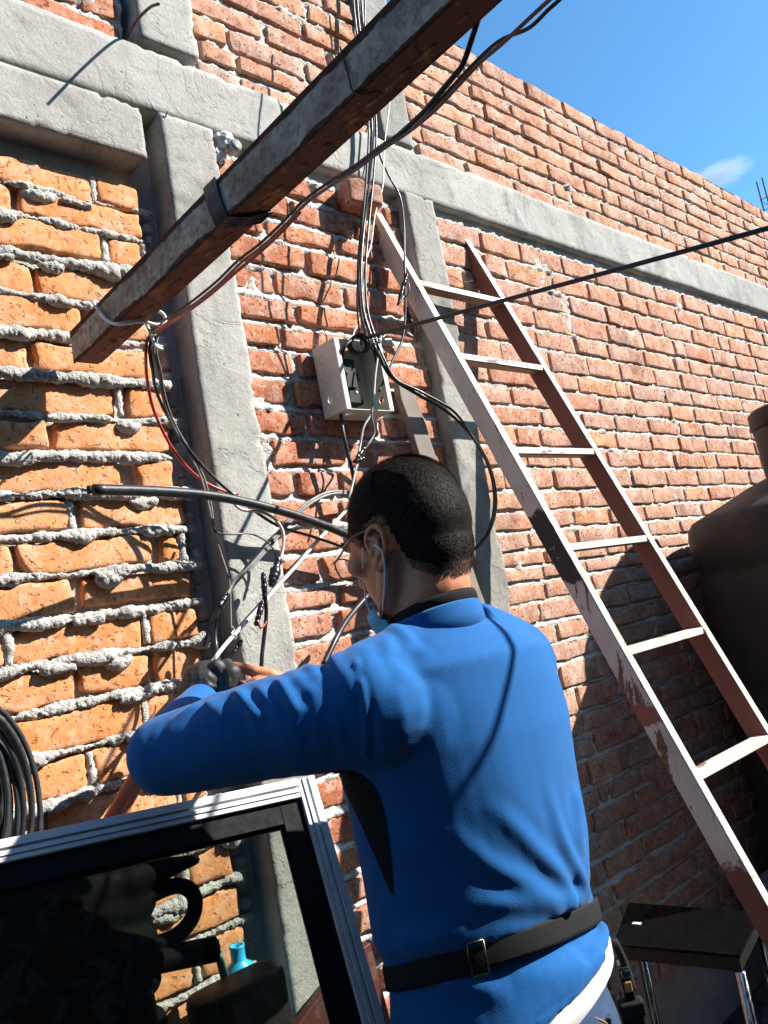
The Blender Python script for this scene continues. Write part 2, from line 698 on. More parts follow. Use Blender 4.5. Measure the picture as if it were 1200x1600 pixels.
def mortar_sheet(name, wall, mat, x0, x1, z0, z1, lines, joint, face_y, step, recess=0.0115, lip=0.0065, smear=0.5, seed=0):
    """mortar bed behind the bricks: recessed joints with a ledge on the lower side, smeared over the bricks in places"""
    xs = np.arange(x0, x1 + step * 0.5, step)
    zs = np.arange(z0, z1 + step * 0.5, step)
    XX, ZZ = np.meshgrid(xs, zs)
    p = np.stack([XX.ravel(), np.zeros(XX.size), ZZ.ravel()], 1)
    ls = np.array(sorted(lines))
    wav = 0.004 * fbm(p, 5, 2, seed + 9)
    k = np.clip(np.searchsorted(ls, p[:, 2] + wav + 0.001) - 1, 0, len(ls) - 1)
    above = (p[:, 2] + wav - ls[k])
    below = np.clip((ls[np.clip(k + 1, 0, len(ls) - 1)] - p[:, 2]), 0, 1)
    # joint occupies [line - joint, line]; the lower part of it stands prouder
    pos = np.clip(1 - below / joint, 0, 1)          # 0 lower edge of the joint, 1 at the line above
    h = -recess + lip * (1 - pos) * (below <= joint * 1.1)
    h = h + 0.0035 * fbm(p, 38, 3, seed) + 0.0025 * fbm(p, 110, 2, seed + 3)
    sm = np.clip(fbm(p, 7, 3, seed + 21) - (1.0 - smear), 0, 1)
    h = h + np.clip(sm * 0.03, 0, 0.011) * (0.75 + 0.5 * fbm(p, 60, 3, seed + 33))
    y = face_y - h
    v = np.stack([p[:, 0], y, p[:, 2]], 1)
    nxx = len(xs)
    i = np.arange(len(zs) - 1)[:, None] * nxx + np.arange(nxx - 1)[None]
    i = i.ravel()
    f = np.stack([i, i + 1, i + 1 + nxx, i + nxx], 1)
    me = bpy.data.meshes.new(name)
    me.from_pydata(v.tolist(), [], f.tolist())
    me.polygons.foreach_set('use_smooth', [True] * len(me.polygons))
    me.update()
    o = link(name, me, mat, wall)
    o['kind'] = 'stuff'
    # solid core of the wall, so that it is a wall and not a skin
    return o


def core(wall, mat, x0, x1, z0, z1, face_y, t=0.14):
    MB().box(((x0 + x1) / 2, face_y + 0.03 + t / 2, (z0 + z1) / 2), ((x1 - x0) / 2, t / 2, (z1 - z0) / 2)).build('wall_core', mat, wall)


RED = [brick_mesh(0.24, 0.06, 0.08, 0.0042, s, 0.0022) for s in range(12)]
MID = [brick_mesh(0.24, 0.06, 0.08, 0.0055, s + 30, 0.003, chip=0.9) for s in range(10)]
for q in RED:
    q.materials.append(M['red_brick'])
for q in MID:
    q.materials.append(M['mid_brick'])


def fill(anchors, pitch, to):
    out = list(anchors)
    while out[-1] > to:
        out.append(out[-1] - pitch * random.uniform(0.95, 1.05))
    return out


# --- long wall right of the second column
w_right = thing('brick_wall', 'long sunlit red brick wall behind the ladder, below the concrete tie beam', 'wall', (1.86, WALL, 0))
L_right = fill([2.66, 2.582, 2.503, 2.425, 2.346, 2.277, 2.197, 2.129, 2.061, 1.997, 1.929, 1.86, 1.787, 1.723, 1.662, 1.602, 1.555, 1.508, 1.449, 1.382, 1.317, 1.255, 1.178, 1.099, 1.032, 0.967, 0.882, 0.822], 0.068, 0.3)
lay(w_right, L_right, 1.87, 4.75, 0.24, 0.0140, RED, M['red_brick'], 0.003, WALL)
mortar_sheet('mortar', w_right, M['mortar'], 1.85, 4.85, 0.28, 2.69, L_right, 0.0140, WALL, 0.008, recess=0.0115, lip=0.010, seed=1, smear=0.2)
core(w_right, M['mortar'], 1.85, 6.4, 0.0, 2.69, WALL)
# --- wall panel between the columns
w_mid = thing('brick_wall', 'red brick panel with the meter box, between the two concrete columns', 'wall', (1.4, WALL, 0))
L_mid = fill([2.655, 2.585, 2.512, 2.45, 2.372, 2.295, 2.225, 2.157, 2.085, 2.01, 1.935, 1.86, 1.785, 1.721, 1.653, 1.578, 1.522, 1.455, 1.38, 1.305, 1.23, 1.155, 1.08, 1.004, 0.94, 0.875], 0.068, 0.25)
lay(w_mid, L_mid, 1.095, 1.735, 0.235, 0.019, MID, M['mid_brick'], 0.005, WALL + 0.004, skip=lambda x, z: 1.36 < x < 1.5 and z > 2.59)
mortar_sheet('mortar', w_mid, M['pale_mortar'], 1.09, 1.74, 0.23, 2.69, L_mid, 0.019, WALL + 0.004, 0.0065, recess=0.0125, lip=0.010, seed=2, smear=0.4)
core(w_mid, M['mortar'], 1.09, 1.74, 0.0, 2.69, WALL + 0.004)
# --- parapet above the tie beam, three stretches
P_lines = [3.37, 3.299, 3.235, 3.173, 3.106, 3.043, 2.974, 2.908, 2.842]
w_par = thing('brick_wall', 'weathered red brick parapet with a broken top edge against the sky', 'wall', (1.84, WALL, 2.84))
lay(w_par, P_lines, 1.845, 6.2, 0.24, 0.0130, RED, M['red_brick'], 0.003, WALL + 0.003, depth=0.11)
mortar_sheet('mortar', w_par, M['mortar'], 1.84, 6.2, 2.835, 3.358, P_lines, 0.0130, WALL + 0.003, 0.009, recess=0.0115, lip=0.010, seed=3, smear=0.1)
core(w_par, M['mortar'], 1.84, 6.4, 2.84, 3.352, WALL + 0.003, 0.1)
w_par2 = thing('brick_wall', 'red brick stretch above the tie beam, between the two short upper columns', 'wall', (1.4, WALL, 2.84))
P2 = [3.45, 3.37, 3.30, 3.235, 3.165, 3.10, 3.03, 2.96, 2.90, 2.842]
lay(w_par2, P2, 1.10, 1.70, 0.24, 0.0165, RED, M['red_brick'], 0.003, WALL + 0.003)
mortar_sheet('mortar', w_par2, M['mortar'], 1.09, 1.71, 2.835, 3.44, P2, 0.0165, WALL + 0.003, 0.007, seed=4, smear=0.4)
core(w_par2, M['mortar'], 1.09, 1.71, 2.84, 3.44, WALL + 0.003)
w_par3 = thing('brick_wall', 'short brick stretch in the top left corner above the concrete beam', 'wall', (0.7, WALL, 2.85))
P3 = [3.25, 3.16, 3.075, 2.995, 2.915, 2.85]
lay(w_par3, P3, 0.35, 0.915, 0.24, 0.015, MID, M['mid_brick'], 0.004, WALL + 0.012)
mortar_sheet('mortar', w_par3, M['mortar'], 0.35, 0.92, 2.845, 3.25, P3, 0.016, WALL + 0.012, 0.009, seed=5)
core(w_par3, M['mortar'], 0.35, 0.92, 2.85, 3.25, WALL + 0.012)


# --- new orange brick infill with squeezed-out mortar, left of the first column
FY = WALL + 0.035
w_or = thing('brick_wall', 'new orange brick infill with lumps of squeezed out mortar, left of the column', 'wall', (0.6, FY, 0))


def ox(x, y):
    return at_y(x, y, FY)


rows = [   # y at the middle of the row (photo), brick extents in x
    (276, [(-120, -8), (-4, 140), (147, 212)]),
    (322, [(-150, 24), (30, 216)]),
    (371, [(-60, 158), (165, 219)]),
    (434, [(-150, 52), (57, 181), (186, 228)]),
    (488, [(-90, 127), (133, 232)]),
    (556, [(-150, 50), (55, 232)]),
    (620, [(-60, 183), (195, 260)]),
    (679, [(-150, 79), (83, 268)]),
    (742, [(-60, 190), (212, 272)]),
    (800, [(-120, 107), (123, 291)]),
    (865, [(-140, 17), (28, 237), (254, 284)]),
    (926, [(-90, 118), (130, 303)]),
    (996, [(-190, 8), (15, 227), (231, 314)]),
    (1066, [(-90, 120), (124, 242), (247, 322)]),
    (1132, [(-160, 4), (10, 226), (231, 300)]),
    (1206, [(-60, 140), (147, 300)]),
    (1276, [(-150, 58), (65, 280), (285, 330)]),
    (1345, [(-60, 170), (180, 330)]),
]
course_z = []
rowlist = []
for y, bs in rows:
    out = []
    for xa, xb in bs:
        ym = y
        # follow the course: heights are read where the brick is
        out.append((ox(xa, y)[0], ox(xb, y)[0]))
    rowlist.append(out)
zlist = [2.478, 2.415, 2.341, 2.243, 2.172, 2.083, 2.000, 1.921, 1.8415, 1.764, 1.686, 1.608, 1.527, 1.448, 1.368, 1.288, 1.208, 1.128]
z = zlist[-1]
alt = 0
while z > 0.12:
    z -= 0.081
    zlist.append(z)
    s = 0.42 if alt % 2 else 0.54
    rowlist.append([(0.2, s), (s + 0.012, s + 0.25), (s + 0.262, 0.905)])
    alt += 1
for (bricks, z) in zip(rowlist, zlist):
    tilt = random.gauss(0, 0.010)
    for a, b in bricks:
        if b - a < 0.012:
            continue
        hh = 0.0635 * random.uniform(0.95, 1.05)
        me = brick_mesh(b - a - 0.004, hh, 0.1, 0.009, random.randrange(9999), 0.0028, nx=max(3, int((b - a) / 0.022)), nz=4, chip=0.8)
        me.materials.append(M['orange_brick'])
        o = link('brick', me, None, w_or, loc=None)
        o.location = Vector(((a + b) / 2, FY + 0.05 + random.uniform(-0.006, 0.004), z + random.uniform(-0.003, 0.003))) - Vector(w_or.location)
        o.rotation_euler = (random.uniform(-0.04, 0.04), tilt + random.gauss(0, 0.008), random.gauss(0, 0.02))


def lumpy(path, rad, n, seed, amp=0.3, fine=0.006):
    """a rope of squeezed-out mortar along a path"""
    b = MB().tube(path, rad, n)
    v = np.array(b.v)
    P = np.repeat(np.array(path), n, 0)[:len(v)]
    dv = v - P
    L = np.linalg.norm(dv, axis=1)[:, None] + 1e-9
    crumb = 1 - np.abs(fbm(v, 120, 3, seed + 5))
    torn = np.round(2.5 * fbm(v, 30, 2, seed + 11)) / 2.5
    k = 1 + amp * fbm(v, 24, 3, seed)[:, None] + 0.22 * torn[:, None]
    v = P + dv * k + dv / L * (fine * (crumb - 0.55)[:, None])
    b.v = [tuple(q) for q in v]
    return b


for i in range(len(zlist) - 1):
    zj = (zlist[i] + zlist[i + 1]) / 2
    gap = zlist[i] - zlist[i + 1] - 0.062
    s = 31 + i * 7
    x = 0.22
    xe = 0.925 + random.uniform(-0.012, 0.014)
    n = int((xe - x) / 0.0028)
    xs = np.linspace(x, xe, n)
    q = np.stack([xs, np.full(n, 1.7 * i), np.full(n, 0.3)], 1)
    wob = fbm(q, 9, 3, s)
    fat = np.clip(0.95 + 0.75 * fbm(q, 12, 4, s + 2), 0.12, 1.9)
    rad = (0.0052 + 0.20 * max(0, gap)) * fat
    rad[:3] *= 0.5
    rad[-2:] *= (0.8, 0.35)
    path = np.stack([xs, FY + 0.002 - 0.008 * (fat - 0.6), zj + 0.004 * wob - 0.004 * np.clip(fat - 1, 0, 1)], 1)
    o = lumpy(path, rad, 18, s).build('mortar_bead', M['fresh_mortar'], w_or, smooth=True)
    # drips: a second, shorter rope lying over the first
    for rep in range(random.choice((1, 1, 2))):
        a = random.uniform(0.5, 0.82)
        Ls = random.uniform(0.05, 0.13)
        m = int(Ls / 0.0028)
        xs = np.linspace(a, min(0.93, a + Ls), m)
        q = np.stack([xs, np.full(m, 1.7 * i + 9), np.full(m, rep * 3.3)], 1)
        rad = 0.0095 * np.sin(np.linspace(0.3, math.pi - 0.3, m)) ** 0.5 * np.clip(1 + 0.45 * fbm(q, 16, 3, s + 4), 0.4, 1.6)
        path = np.stack([xs, np.full(m, FY - 0.008), zj - 0.007 + 0.010 * fbm(q, 7, 2, s + 5)], 1)
        lumpy(path, rad, 16, s + 60 + rep).build('mortar_lump', M['fresh_mortar'], w_or, smooth=True)
    if i % 2 == 0:
        a = random.uniform(0.56, 0.8)
        m = 22
        xs = np.linspace(a, a + random.uniform(0.05, 0.08), m)
        sn = np.sin(np.linspace(0.2, math.pi - 0.2, m)) ** 0.7
        path = np.stack([xs, np.full(m, FY - 0.002), zj - 0.006 - 0.012 * sn], 1)
        lumpy(path, 0.0135 * sn, 18, s + 140, 0.35, 0.006).build('mortar_lump', M['fresh_mortar'], w_or, smooth=True)
    # filled head joints and lumps in the gap at the column
    for a, b in rowlist[i]:
        if random.random() < 0.55 and 0.45 < b < 0.9:
            zz = np.linspace(zlist[i] + 0.03, zlist[i] - 0.03, 10)
            path = np.stack([np.full(10, b + 0.004), np.full(10, FY + 0.004), zz], 1)
            lumpy(path, np.full(10, 0.008), 10, s + 90).build('mortar_lump', M['fresh_mortar'], w_or, smooth=True)
    zz = np.linspace(zj + 0.035, zj - 0.04, 14)
    path = np.stack([0.925 + 0.006 * fbm(np.stack([zz * 9, zz, zz], 1), 1, 2, s), np.full(14, FY + 0.022), zz], 1)
    rad = 0.013 * np.clip(1 + 0.8 * fbm(path, 22, 2, s + 8), 0.35, 1.5)
    lumpy(path, rad, 12, s + 70).build('mortar_lump', M['fresh_mortar'], w_or, smooth=True)
core(w_or, M['fresh_mortar'], 0.0, 0.965, 0.0, 2.70, FY - 0.01)


# ================================================================== concrete frame
def slab(name, x0, x1, z0, z1, yf, yb, mat, seed, step=0.014, rough=0.002, broken=0.006, parent=None, top_cut=None):
    """cast concrete: a subdivided block with uneven faces and broken arrises"""
    def axis(a, b, s):
        n = max(2, int(round((b - a) / s)) + 1)
        return np.linspace(a, b, n)
    xs, ys, zs = axis(x0, x1, step), axis(yf, yb, step), axis(z0, z1, step)
    v, f, idx = [], [], {}

    def vid(i, j, k):
        key = (i, j, k)
        if key not in idx:
            idx[key] = len(v)
            v.append((xs[i], ys[j], zs[k]))
        return idx[key]
    X, Y, Z = len(xs) - 1, len(ys) - 1, len(zs) - 1
    for i in range(X):
        for k in range(Z):
            f.append((vid(i, 0, k), vid(i + 1, 0, k), vid(i + 1, 0, k + 1), vid(i, 0, k + 1)))
    for i in range(X):
        for j in range(Y):
            f.append((vid(i, j, 0), vid(i, j + 1, 0), vid(i + 1, j + 1, 0), vid(i + 1, j, 0)))
            f.append((vid(i, j, Z), vid(i + 1, j, Z), vid(i + 1, j + 1, Z), vid(i, j + 1, Z)))
    for j in range(Y):
        for k in range(Z):
            f.append((vid(0, j, k), vid(0, j, k + 1), vid(0, j + 1, k + 1), vid(0, j + 1, k)))
            f.append((vid(X, j, k), vid(X, j + 1, k), vid(X, j + 1, k + 1), vid(X, j, k + 1)))
    v = np.array(v)
    c = np.array([(x0 + x1) / 2, (yf + yb) / 2, (z0 + z1) / 2])
    h = np.array([(x1 - x0) / 2, (yb - yf) / 2, (z1 - z0) / 2])
    near = h - np.abs(v - c)
    two = np.sort(near, axis=1)[:, 1]                    # distance to the nearest arris
    edge = np.exp(-(two / 0.007) ** 2)
    br = (0.08 + np.clip(fbm(v, 30, 4, seed) - 0.3, 0, 1.4)) * broken * 1.3 * edge
    dirn = np.sign(c - v) * (near < 0.012)
    v = v + dirn * br[:, None]
    for ax in range(3):
        v[:, ax] += 0.6 * rough * fbm(v, 7, 2, seed + 10 * ax) + 0.35 * rough * fbm(v, 45, 2, seed + 31 + ax)
    me = new_mesh(name, v, f)
    return link(name, me, mat, parent)


t = thing('tie_beam', 'pale concrete tie beam running the length of the wall under the parapet', 'beam', (2.5, WALL, 2.68))
slab('beam_body', 0.2, 6.4, 2.682, 2.842, WALL - 0.016, WALL + 0.12, M['concrete'], 3, 0.017, 0.0025, 0.010, t)
t = thing('lintel', 'concrete lintel over the orange brick infill, under the tie beam', 'lintel', (0.55, WALL, 2.55))
slab('lintel_body', 0.1, 0.912, 2.552, 2.678, WALL - 0.02, WALL + 0.13, M['concrete'], 8, 0.011, 0.0018, 0.009, t)
t = thing('concrete_column', 'flaking grey concrete column between the orange infill and the meter box panel', 'column', (1.03, WALL, 0))
slab('column_body', 0.957, 1.098, 0.0, 2.680, WALL - 0.022, WALL + 0.16, M['concrete'], 14, 0.011, 0.002, 0.007, t)
t = thing('concrete_column', 'stained concrete column behind the top of the ladder and the man', 'column', (1.8, WALL, 0))
slab('column_body', 1.738, 1.862, 0.0, 2.680, WALL - 0.03, WALL + 0.12, M['old_concrete'], 19, 0.011, 0.003, 0.010, t)
t = thing('concrete_column', 'short concrete column stub above the beam, beside the bent iron rod', 'column', (1.0, WALL, 2.86))
slab('column_body', 0.938, 1.092, 2.862, 3.5, WALL - 0.024, WALL + 0.1, M['concrete'], 24, 0.012, 0.002, 0.008, t)
t = thing('concrete_column', 'dark short concrete column stub above the beam, behind the steel channel', 'column', (1.77, WALL, 2.85))
slab('column_body', 1.706, 1.838, 2.85, 3.6, WALL - 0.02, WALL + 0.1, M['old_concrete'], 27, 0.012, 0.003, 0.010, t)

# ================================================================== rebar on the far roof, cloud
t = thing('rebar_column', 'bare rebar cage with stirrups standing above the far end of the wall', 'rebar', (5.9, 1.75, 3.3))
b = MB()
for dx, dy in ((0, 0), (0.13, 0), (0, 0.13), (0.13, 0.13)):
    top = 4.02 + random.uniform(-0.06, 0.10)
    b = MB().tube([(5.86 + dx, 1.7 + dy, 3.0), (5.86 + dx + 0.004, 1.7 + dy, 3.5), (5.86 + dx - 0.006, 1.7 + dy, top)], 0.005, 6)
    b.build('rod', M['rust_wire'], t)
for k in range(6):
    zz = 3.42 + 0.085 * k + random.uniform(-0.012, 0.012)
    q = 0.006
    MB().tube([(5.86 - q, 1.7 - q, zz), (5.99 + q, 1.7 - q, zz + 0.008), (5.99 + q, 1.83 + q, zz), (5.86 - q, 1.83 + q, zz + 0.006)], 0.003, 5, closed=True).build('stirrup', M['rust_wire'], t)

# ================================================================== one wisp of cloud, far off
cm = bpy.data.materials.new('cloud')
cm.use_nodes = True
ct = cm.node_tree
ct.nodes.remove(ct.nodes['Principled BSDF'])
tc = ct.nodes.new('ShaderNodeTexCoord')
mp = ct.nodes.new('ShaderNodeMapping')
mp.inputs['Scale'].default_value = (1.0, 2.2, 2.2)
nz = ct.nodes.new('ShaderNodeTexNoise')
nz.inputs['Scale'].default_value = 1.9
nz.inputs['Detail'].default_value = 6
nz.inputs['Roughness'].default_value = 0.62
gr = ct.nodes.new('ShaderNodeVectorMath')
gr.operation = 'LENGTH'
m1 = ct.nodes.new('ShaderNodeMath')
m1.operation = 'SUBTRACT'
m2 = ct.nodes.new('ShaderNodeMapRange')
m2.inputs[1].default_value = -0.12
m2.inputs[2].default_value = 0.45
m2.inputs[3].default_value = 0.0
m2.inputs[4].default_value = 0.07
pv = ct.nodes.new('ShaderNodeVolumePrincipled')
pv.inputs['Color'].default_value = (1, 1, 1, 1)
L_ = ct.links.new
L_(tc.outputs['Object'], mp.inputs[0])
L_(mp.outputs[0], nz.inputs['Vector'])
L_(tc.outputs['Object'], gr.inputs[0])
sc1 = ct.nodes.new('ShaderNodeMath')
sc1.operation = 'MULTIPLY'
sc1.inputs[1].default_value = 0.62
L_(gr.outputs['Value'], sc1.inputs[0])
L_(nz.outputs['Fac'], m1.inputs[0])
L_(sc1.outputs[0], m1.inputs[1])
L_(m1.outputs[0], m2.inputs[0])
L_(m2.outputs[0], pv.inputs['Density'])
L_(pv.outputs[0], ct.nodes['Material Output'].inputs['Volume'])
co_ = link('cloud', MB().ball((0, 0, 0), 1.0, seg=24, rings=14).mesh('cloud', True), cm)
dc = ray(1122, 274)
dc = dc / np.linalg.norm(dc)
co_.location = tuple(EYE + dc * 900)
ax1 = Vector(ray(1160, 258) / np.linalg.norm(ray(1160, 258)) - dc).normalized()
ax3 = Vector(dc).cross(ax1).normalized()
co_.rotation_euler = Matrix((ax1, Vector(dc) - ax1 * Vector(dc).dot(ax1), ax3)).transposed().to_euler()
co_.scale = (34, 12, 15)
tag(co_, 'small white wisp of cloud above the far end of the parapet', 'cloud', kind='stuff')

# ================================================================== unseen walls added to block sky light (behind the camera, both ends)
t = thing('sky_block_wall', 'plain dark wall, added unseen opposite the brick wall to block sky light', 'wall', (1.0, -2.75, 0))
MB().box((0.0, -2.85, 2.6), (4.2, 0.1, 2.6)).build('wall_body', M['ground'], t)
t = thing('sky_block_side', 'plain dark side wall, added unseen at the left end to block sky light', 'wall', (-1.6, -0.6, 0))
MB().box((-1.7, -0.62, 1.6), (0.1, 2.12, 1.6)).build('wall_body', M['ground'], t)
t = thing('sky_block_side', 'plain dark side wall, added unseen beyond the tank to block sky light', 'wall', (5.3, -0.6, 0))
MB().box((5.4, -0.66, 1.4), (0.1, 2.08, 1.4)).build('wall_body', M['ground'], t)

# ================================================================== steel channel overhead
t = thing('steel_beam', 'rusty brown steel channel with splashed cement on its side, crossing overhead', 'beam', (0.70, -0.2, 2.07))


def beam_pt(x, y, dz):
    """a point of the channel: x across 0..0.05, y along, dz up from its bottom"""
    return np.array([0.68 + x, y, 2.050 + (1.48 - y) * 0.037 + dz])


def beam_box(x0, x1, z0, z1, ya, yb, name, m):
    n = 40
    ys = np.linspace(ya, yb, n)
    rings = [np.array([beam_pt(x0, y, z0), beam_pt(x1, y, z0), beam_pt(x1, y, z1), beam_pt(x0, y, z1)]) for y in ys]
    b = MB().loft(rings)
    return b.build(name, m, t, bevel=0.0012)


# two lipped channels welded to a box: thin walls, open at the end by the wall
def beam_side():
    q = NT('cement_splash').obj_coords()
    rust = q.mix(q.step(q.noise(40, 5, 0.7), 0.35, 0.65), (0.10, 0.04, 0.026), (0.045, 0.022, 0.017))
    cem = q.mix(q.step(q.noise(14, 5, 0.65), 0.3, 0.75), (0.27, 0.22, 0.175), (0.58, 0.50, 0.42))
    cem = q.mix(q.step(q.noise(70, 4, 0.7), 0.4, 0.7, 0, 0.7), cem, (0.13, 0.08, 0.06))
    cem = q.mix(q.step(q.noise(5, 6, 0.7), 0.5, 0.62, 0, 0.6), cem, (0.16, 0.09, 0.06))
    # the splash keeps off the top and bottom arris along a ragged line
    s = q.sep()
    h = q.math('ADD', s[2], q.math('MULTIPLY', s[1], 0.037))
    edge = q.math('ADD', h, q.math('MULTIPLY', q.math('SUBTRACT', q.noise(9, 6, 0.7), 0.5), 0.03))
    lo = 2.050 + 1.48 * 0.037
    keep = q.math('MULTIPLY', q.step(edge, lo + 0.004, lo + 0.007), q.step(edge, lo + 0.056, lo + 0.053))
    q.color(q.mix(keep, rust, cem)).set(Roughness=0.9, Specular_IOR_Level=0.2)
    q.bump(keep, 0.7, 0.003)
    q.bump(q.noise(60, 5, 0.7), 0.5, 0.003)
    return q.m


M['cement_splash'] = beam_side()
YB = -2.8
beam_box(0.0, 0.003, 0.0, 0.066, 1.478, YB, 'side_web', M['cement_splash'])
beam_box(0.047, 0.050, 0.0, 0.064, 1.462, YB, 'side_web', M['beam_rust'])
beam_box(0.0032, 0.0468, 0.0, 0.003, 1.470, YB, 'bottom_flange', M['beam_rust'])
beam_box(0.0032, 0.0468, 0.061, 0.064, 1.470, YB, 'top_flange', M['beam_rust'])
w = MB()
for k in range(60):           # ragged weld bead along the lower arris
    y = 1.42 - k * 0.05 + random.uniform(-0.01, 0.01)
    w.ball(beam_pt(0.0285, y, -0.0002), (0.0035, random.uniform(0.008, 0.024), 0.0016), seg=8, rings=5)
wo = w.build('weld_seam', rusty('weld', (0.20, 0.085, 0.03), (0.42, 0.24, 0.09), (0.09, 0.04, 0.02), 0.5, 0.8), t, smooth=True)
wo['kind'] = 'stuff'
# rubber strap and wire tied round the channel
def wrap(y0, y1, off, r, name, m, label, cat, flat=None, turns=1.0):
    pts = []
    k = 40
    for i in range(k):
        a = i / k
        yy = y0 + (y1 - y0) * (0.5 - 0.5 * math.cos(2 * math.pi * a))
        per = a * (0.232) 
        if per < 0.066:
            q = beam_pt(-off, yy, per)
        elif per < 0.116:
            q = beam_pt(per - 0.066, yy, 0.066 + off)
        elif per < 0.182:
            q = beam_pt(0.05 + off, yy, 0.066 - (per - 0.116))
        else:
            q = beam_pt(0.05 - (per - 0.182), yy, -off)
        pts.append(q)
    return tag(MB().tube(pts, r, 8, closed=True).build(name, m, smooth=True), label, cat, None, 'thing')


st = MB()
for dy in np.linspace(0, 0.03, 9):
    ys = 0.915 + dy
    P = [beam_pt(-0.002, ys + 0.012, 0.068), beam_pt(-0.0035, ys + 0.006, 0.033), beam_pt(-0.002, ys - 0.004, -0.002), beam_pt(0.025, ys - 0.020, -0.004), beam_pt(0.052, ys - 0.040, -0.002), beam_pt(0.053, ys - 0.02, 0.034), beam_pt(0.052, ys, 0.067), beam_pt(0.025, ys + 0.01, 0.069)]
    st.tube(P, 0.0024, 6, closed=True)
tag(st.build('rubber_strap', M['tape'], smooth=True), 'black rubber strap bound tightly round the overhead steel channel', 'strap', None, 'thing')
b = MB().tube(spline([beam_pt(0.02, 1.355, 0.068), beam_pt(-0.004, 1.352, 0.069), beam_pt(-0.006, 1.335, 0.045), beam_pt(-0.005, 1.31, 0.015), beam_pt(-0.001, 1.28, -0.005), beam_pt(0.03, 1.255, -0.007), beam_pt(0.055, 1.25, -0.012), beam_pt(0.075, 1.25, -0.006), beam_pt(0.073, 1.25, 0.012), beam_pt(0.055, 1.27, 0.03)], 6), 0.0032, 8)
b.tube(spline([beam_pt(0.045, 1.262, -0.006), beam_pt(0.05, 1.26, -0.03), beam_pt(0.055, 1.258, -0.05), beam_pt(0.066, 1.255, -0.056)], 6), 0.0028, 8)
tag(b.build('white_wire', M['white_cable'], smooth=True), 'loop of white wire holding the cables to the channel end', 'wire', None, 'thing')
tag(MB().tube(spline([beam_pt(-0.002, 0.63, 0.069), beam_pt(-0.003, 0.625, 0.03), beam_pt(-0.002, 0.62, 0.0), beam_pt(0.02, 0.60, -0.004)], 6), 0.0014, 6).build('tie_wire', M['rust_wire'], smooth=True), 'thin dark tie wire hanging down the side of the steel channel', 'wire', None, 'thing')

# ================================================================== ladder
t = thing('ladder', 'old white and brown steel ladder leaning on the brick wall', 'ladder', (1.84, 0.55, 0))


def lad_y(z):
    return 0.908 + 0.377 * (z - 1.03)


s_ = math.hypot(1, 0.377)
UP = np.array([0, 0.377, 1.0]) / s_
INN = np.array([0, 1.0, -0.377]) / s_


def paint(name, base, under, chip, amount, band=None, stretch=(1, 1, 0.25)):
    q = NT(name)
    p1 = q.mix(q.step(q.noise(9, 5, 0.6), 0.3, 0.75), base, tuple(x * 0.74 for x in base))
    p1 = q.mix(q.step(q.noise(30, 5, 0.7, stretch=stretch), 0.55, 0.75, 0, 0.6), p1, tuple(x * 0.55 for x in base))
    rust = q.mix(q.step(q.noise(60, 4, 0.7), 0.35, 0.65), under, chip)
    ch = q.step(q.noise(26, 7, 0.7, stretch=stretch, dist=0.4), 0.66 - 0.2 * amount, 0.675 - 0.2 * amount)
    c = q.mix(ch, p1, rust)
    if band:
        z = q.math('ADD', q.sep()[2], q.math('MULTIPLY', q.math('SUBTRACT', q.noise(20, 5, 0.7), 0.5), 0.1))
        for lo, hi, col in band:
            k = q.math('MULTIPLY', q.step(z, lo, lo + 0.012), q.step(z, hi, hi - 0.012))
            c = q.mix(q.math('MULTIPLY', k, q.step(q.noise(33, 6, 0.7), 0.30, 0.38)), c, col)
    q.color(c).set(Roughness=0.55)
    q.bump(ch, 0.5, -0.0012)
    q.bump(q.noise(90, 4, 0.7), 0.3, 0.0015)
    return q.m


M['rail_white'] = paint('rail_white', (0.66, 0.60, 0.52), (0.20, 0.10, 0.045), (0.09, 0.05, 0.03), 0.45, [(1.47, 1.66, (0.02, 0.018, 0.018)), (-0.1, 0.86, (0.17, 0.055, 0.035)), (1.13, 1.19, (0.30, 0.08, 0.05))])
M['rail_brown'] = paint('rail_brown', (0.185, 0.05, 0.036), (0.24, 0.12, 0.08), (0.10, 0.05, 0.035), 0.02, None)
M['rail_brown'] = M['rail_brown']
M['rail_edge'] = paint('rail_edge', (0.66, 0.62, 0.56), (0.36, 0.24, 0.15), (0.2, 0.12, 0.07), 0.4, [(-0.1, 0.70, (0.2, 0.09, 0.06))])
M['rung_white'] = paint('rung_white', (0.60, 0.575, 0.53), (0.22, 0.12, 0.07), (0.12, 0.07, 0.05), 0.35, None, (0.25, 1, 1))
M['rung_brown'] = paint('rung_brown', (0.20, 0.10, 0.055), (0.13, 0.06, 0.035), (0.35, 0.27, 0.2), 0.2, None, (0.25, 1, 1))


def rail(x0, x1, ztop, body, edge):
    z0 = 0.0
    Lr = (ztop - z0) * s_
    foot = np.array([(x0 + x1) / 2, lad_y(0), 0.0])
    b = MB().box(foot + INN * 0.0255 + UP * (Lr / 2 - 0.005), ((x1 - x0) / 2, Lr / 2, 0.0245), R=[(1, 0, 0), UP, INN])
    o = b.build('rail', body, t, bevel=0.002)
    # front strip: the white outer face, its sunlit tone put into the colour
    e = MB().box(foot + INN * 0.0002 + UP * (Lr / 2 - 0.005), ((x1 - x0) / 2 - 0.001, Lr / 2 - 0.001, 0.0012), R=[(1, 0, 0), UP, INN]).build('rail_face', edge, None)
    e.parent = o
    return o


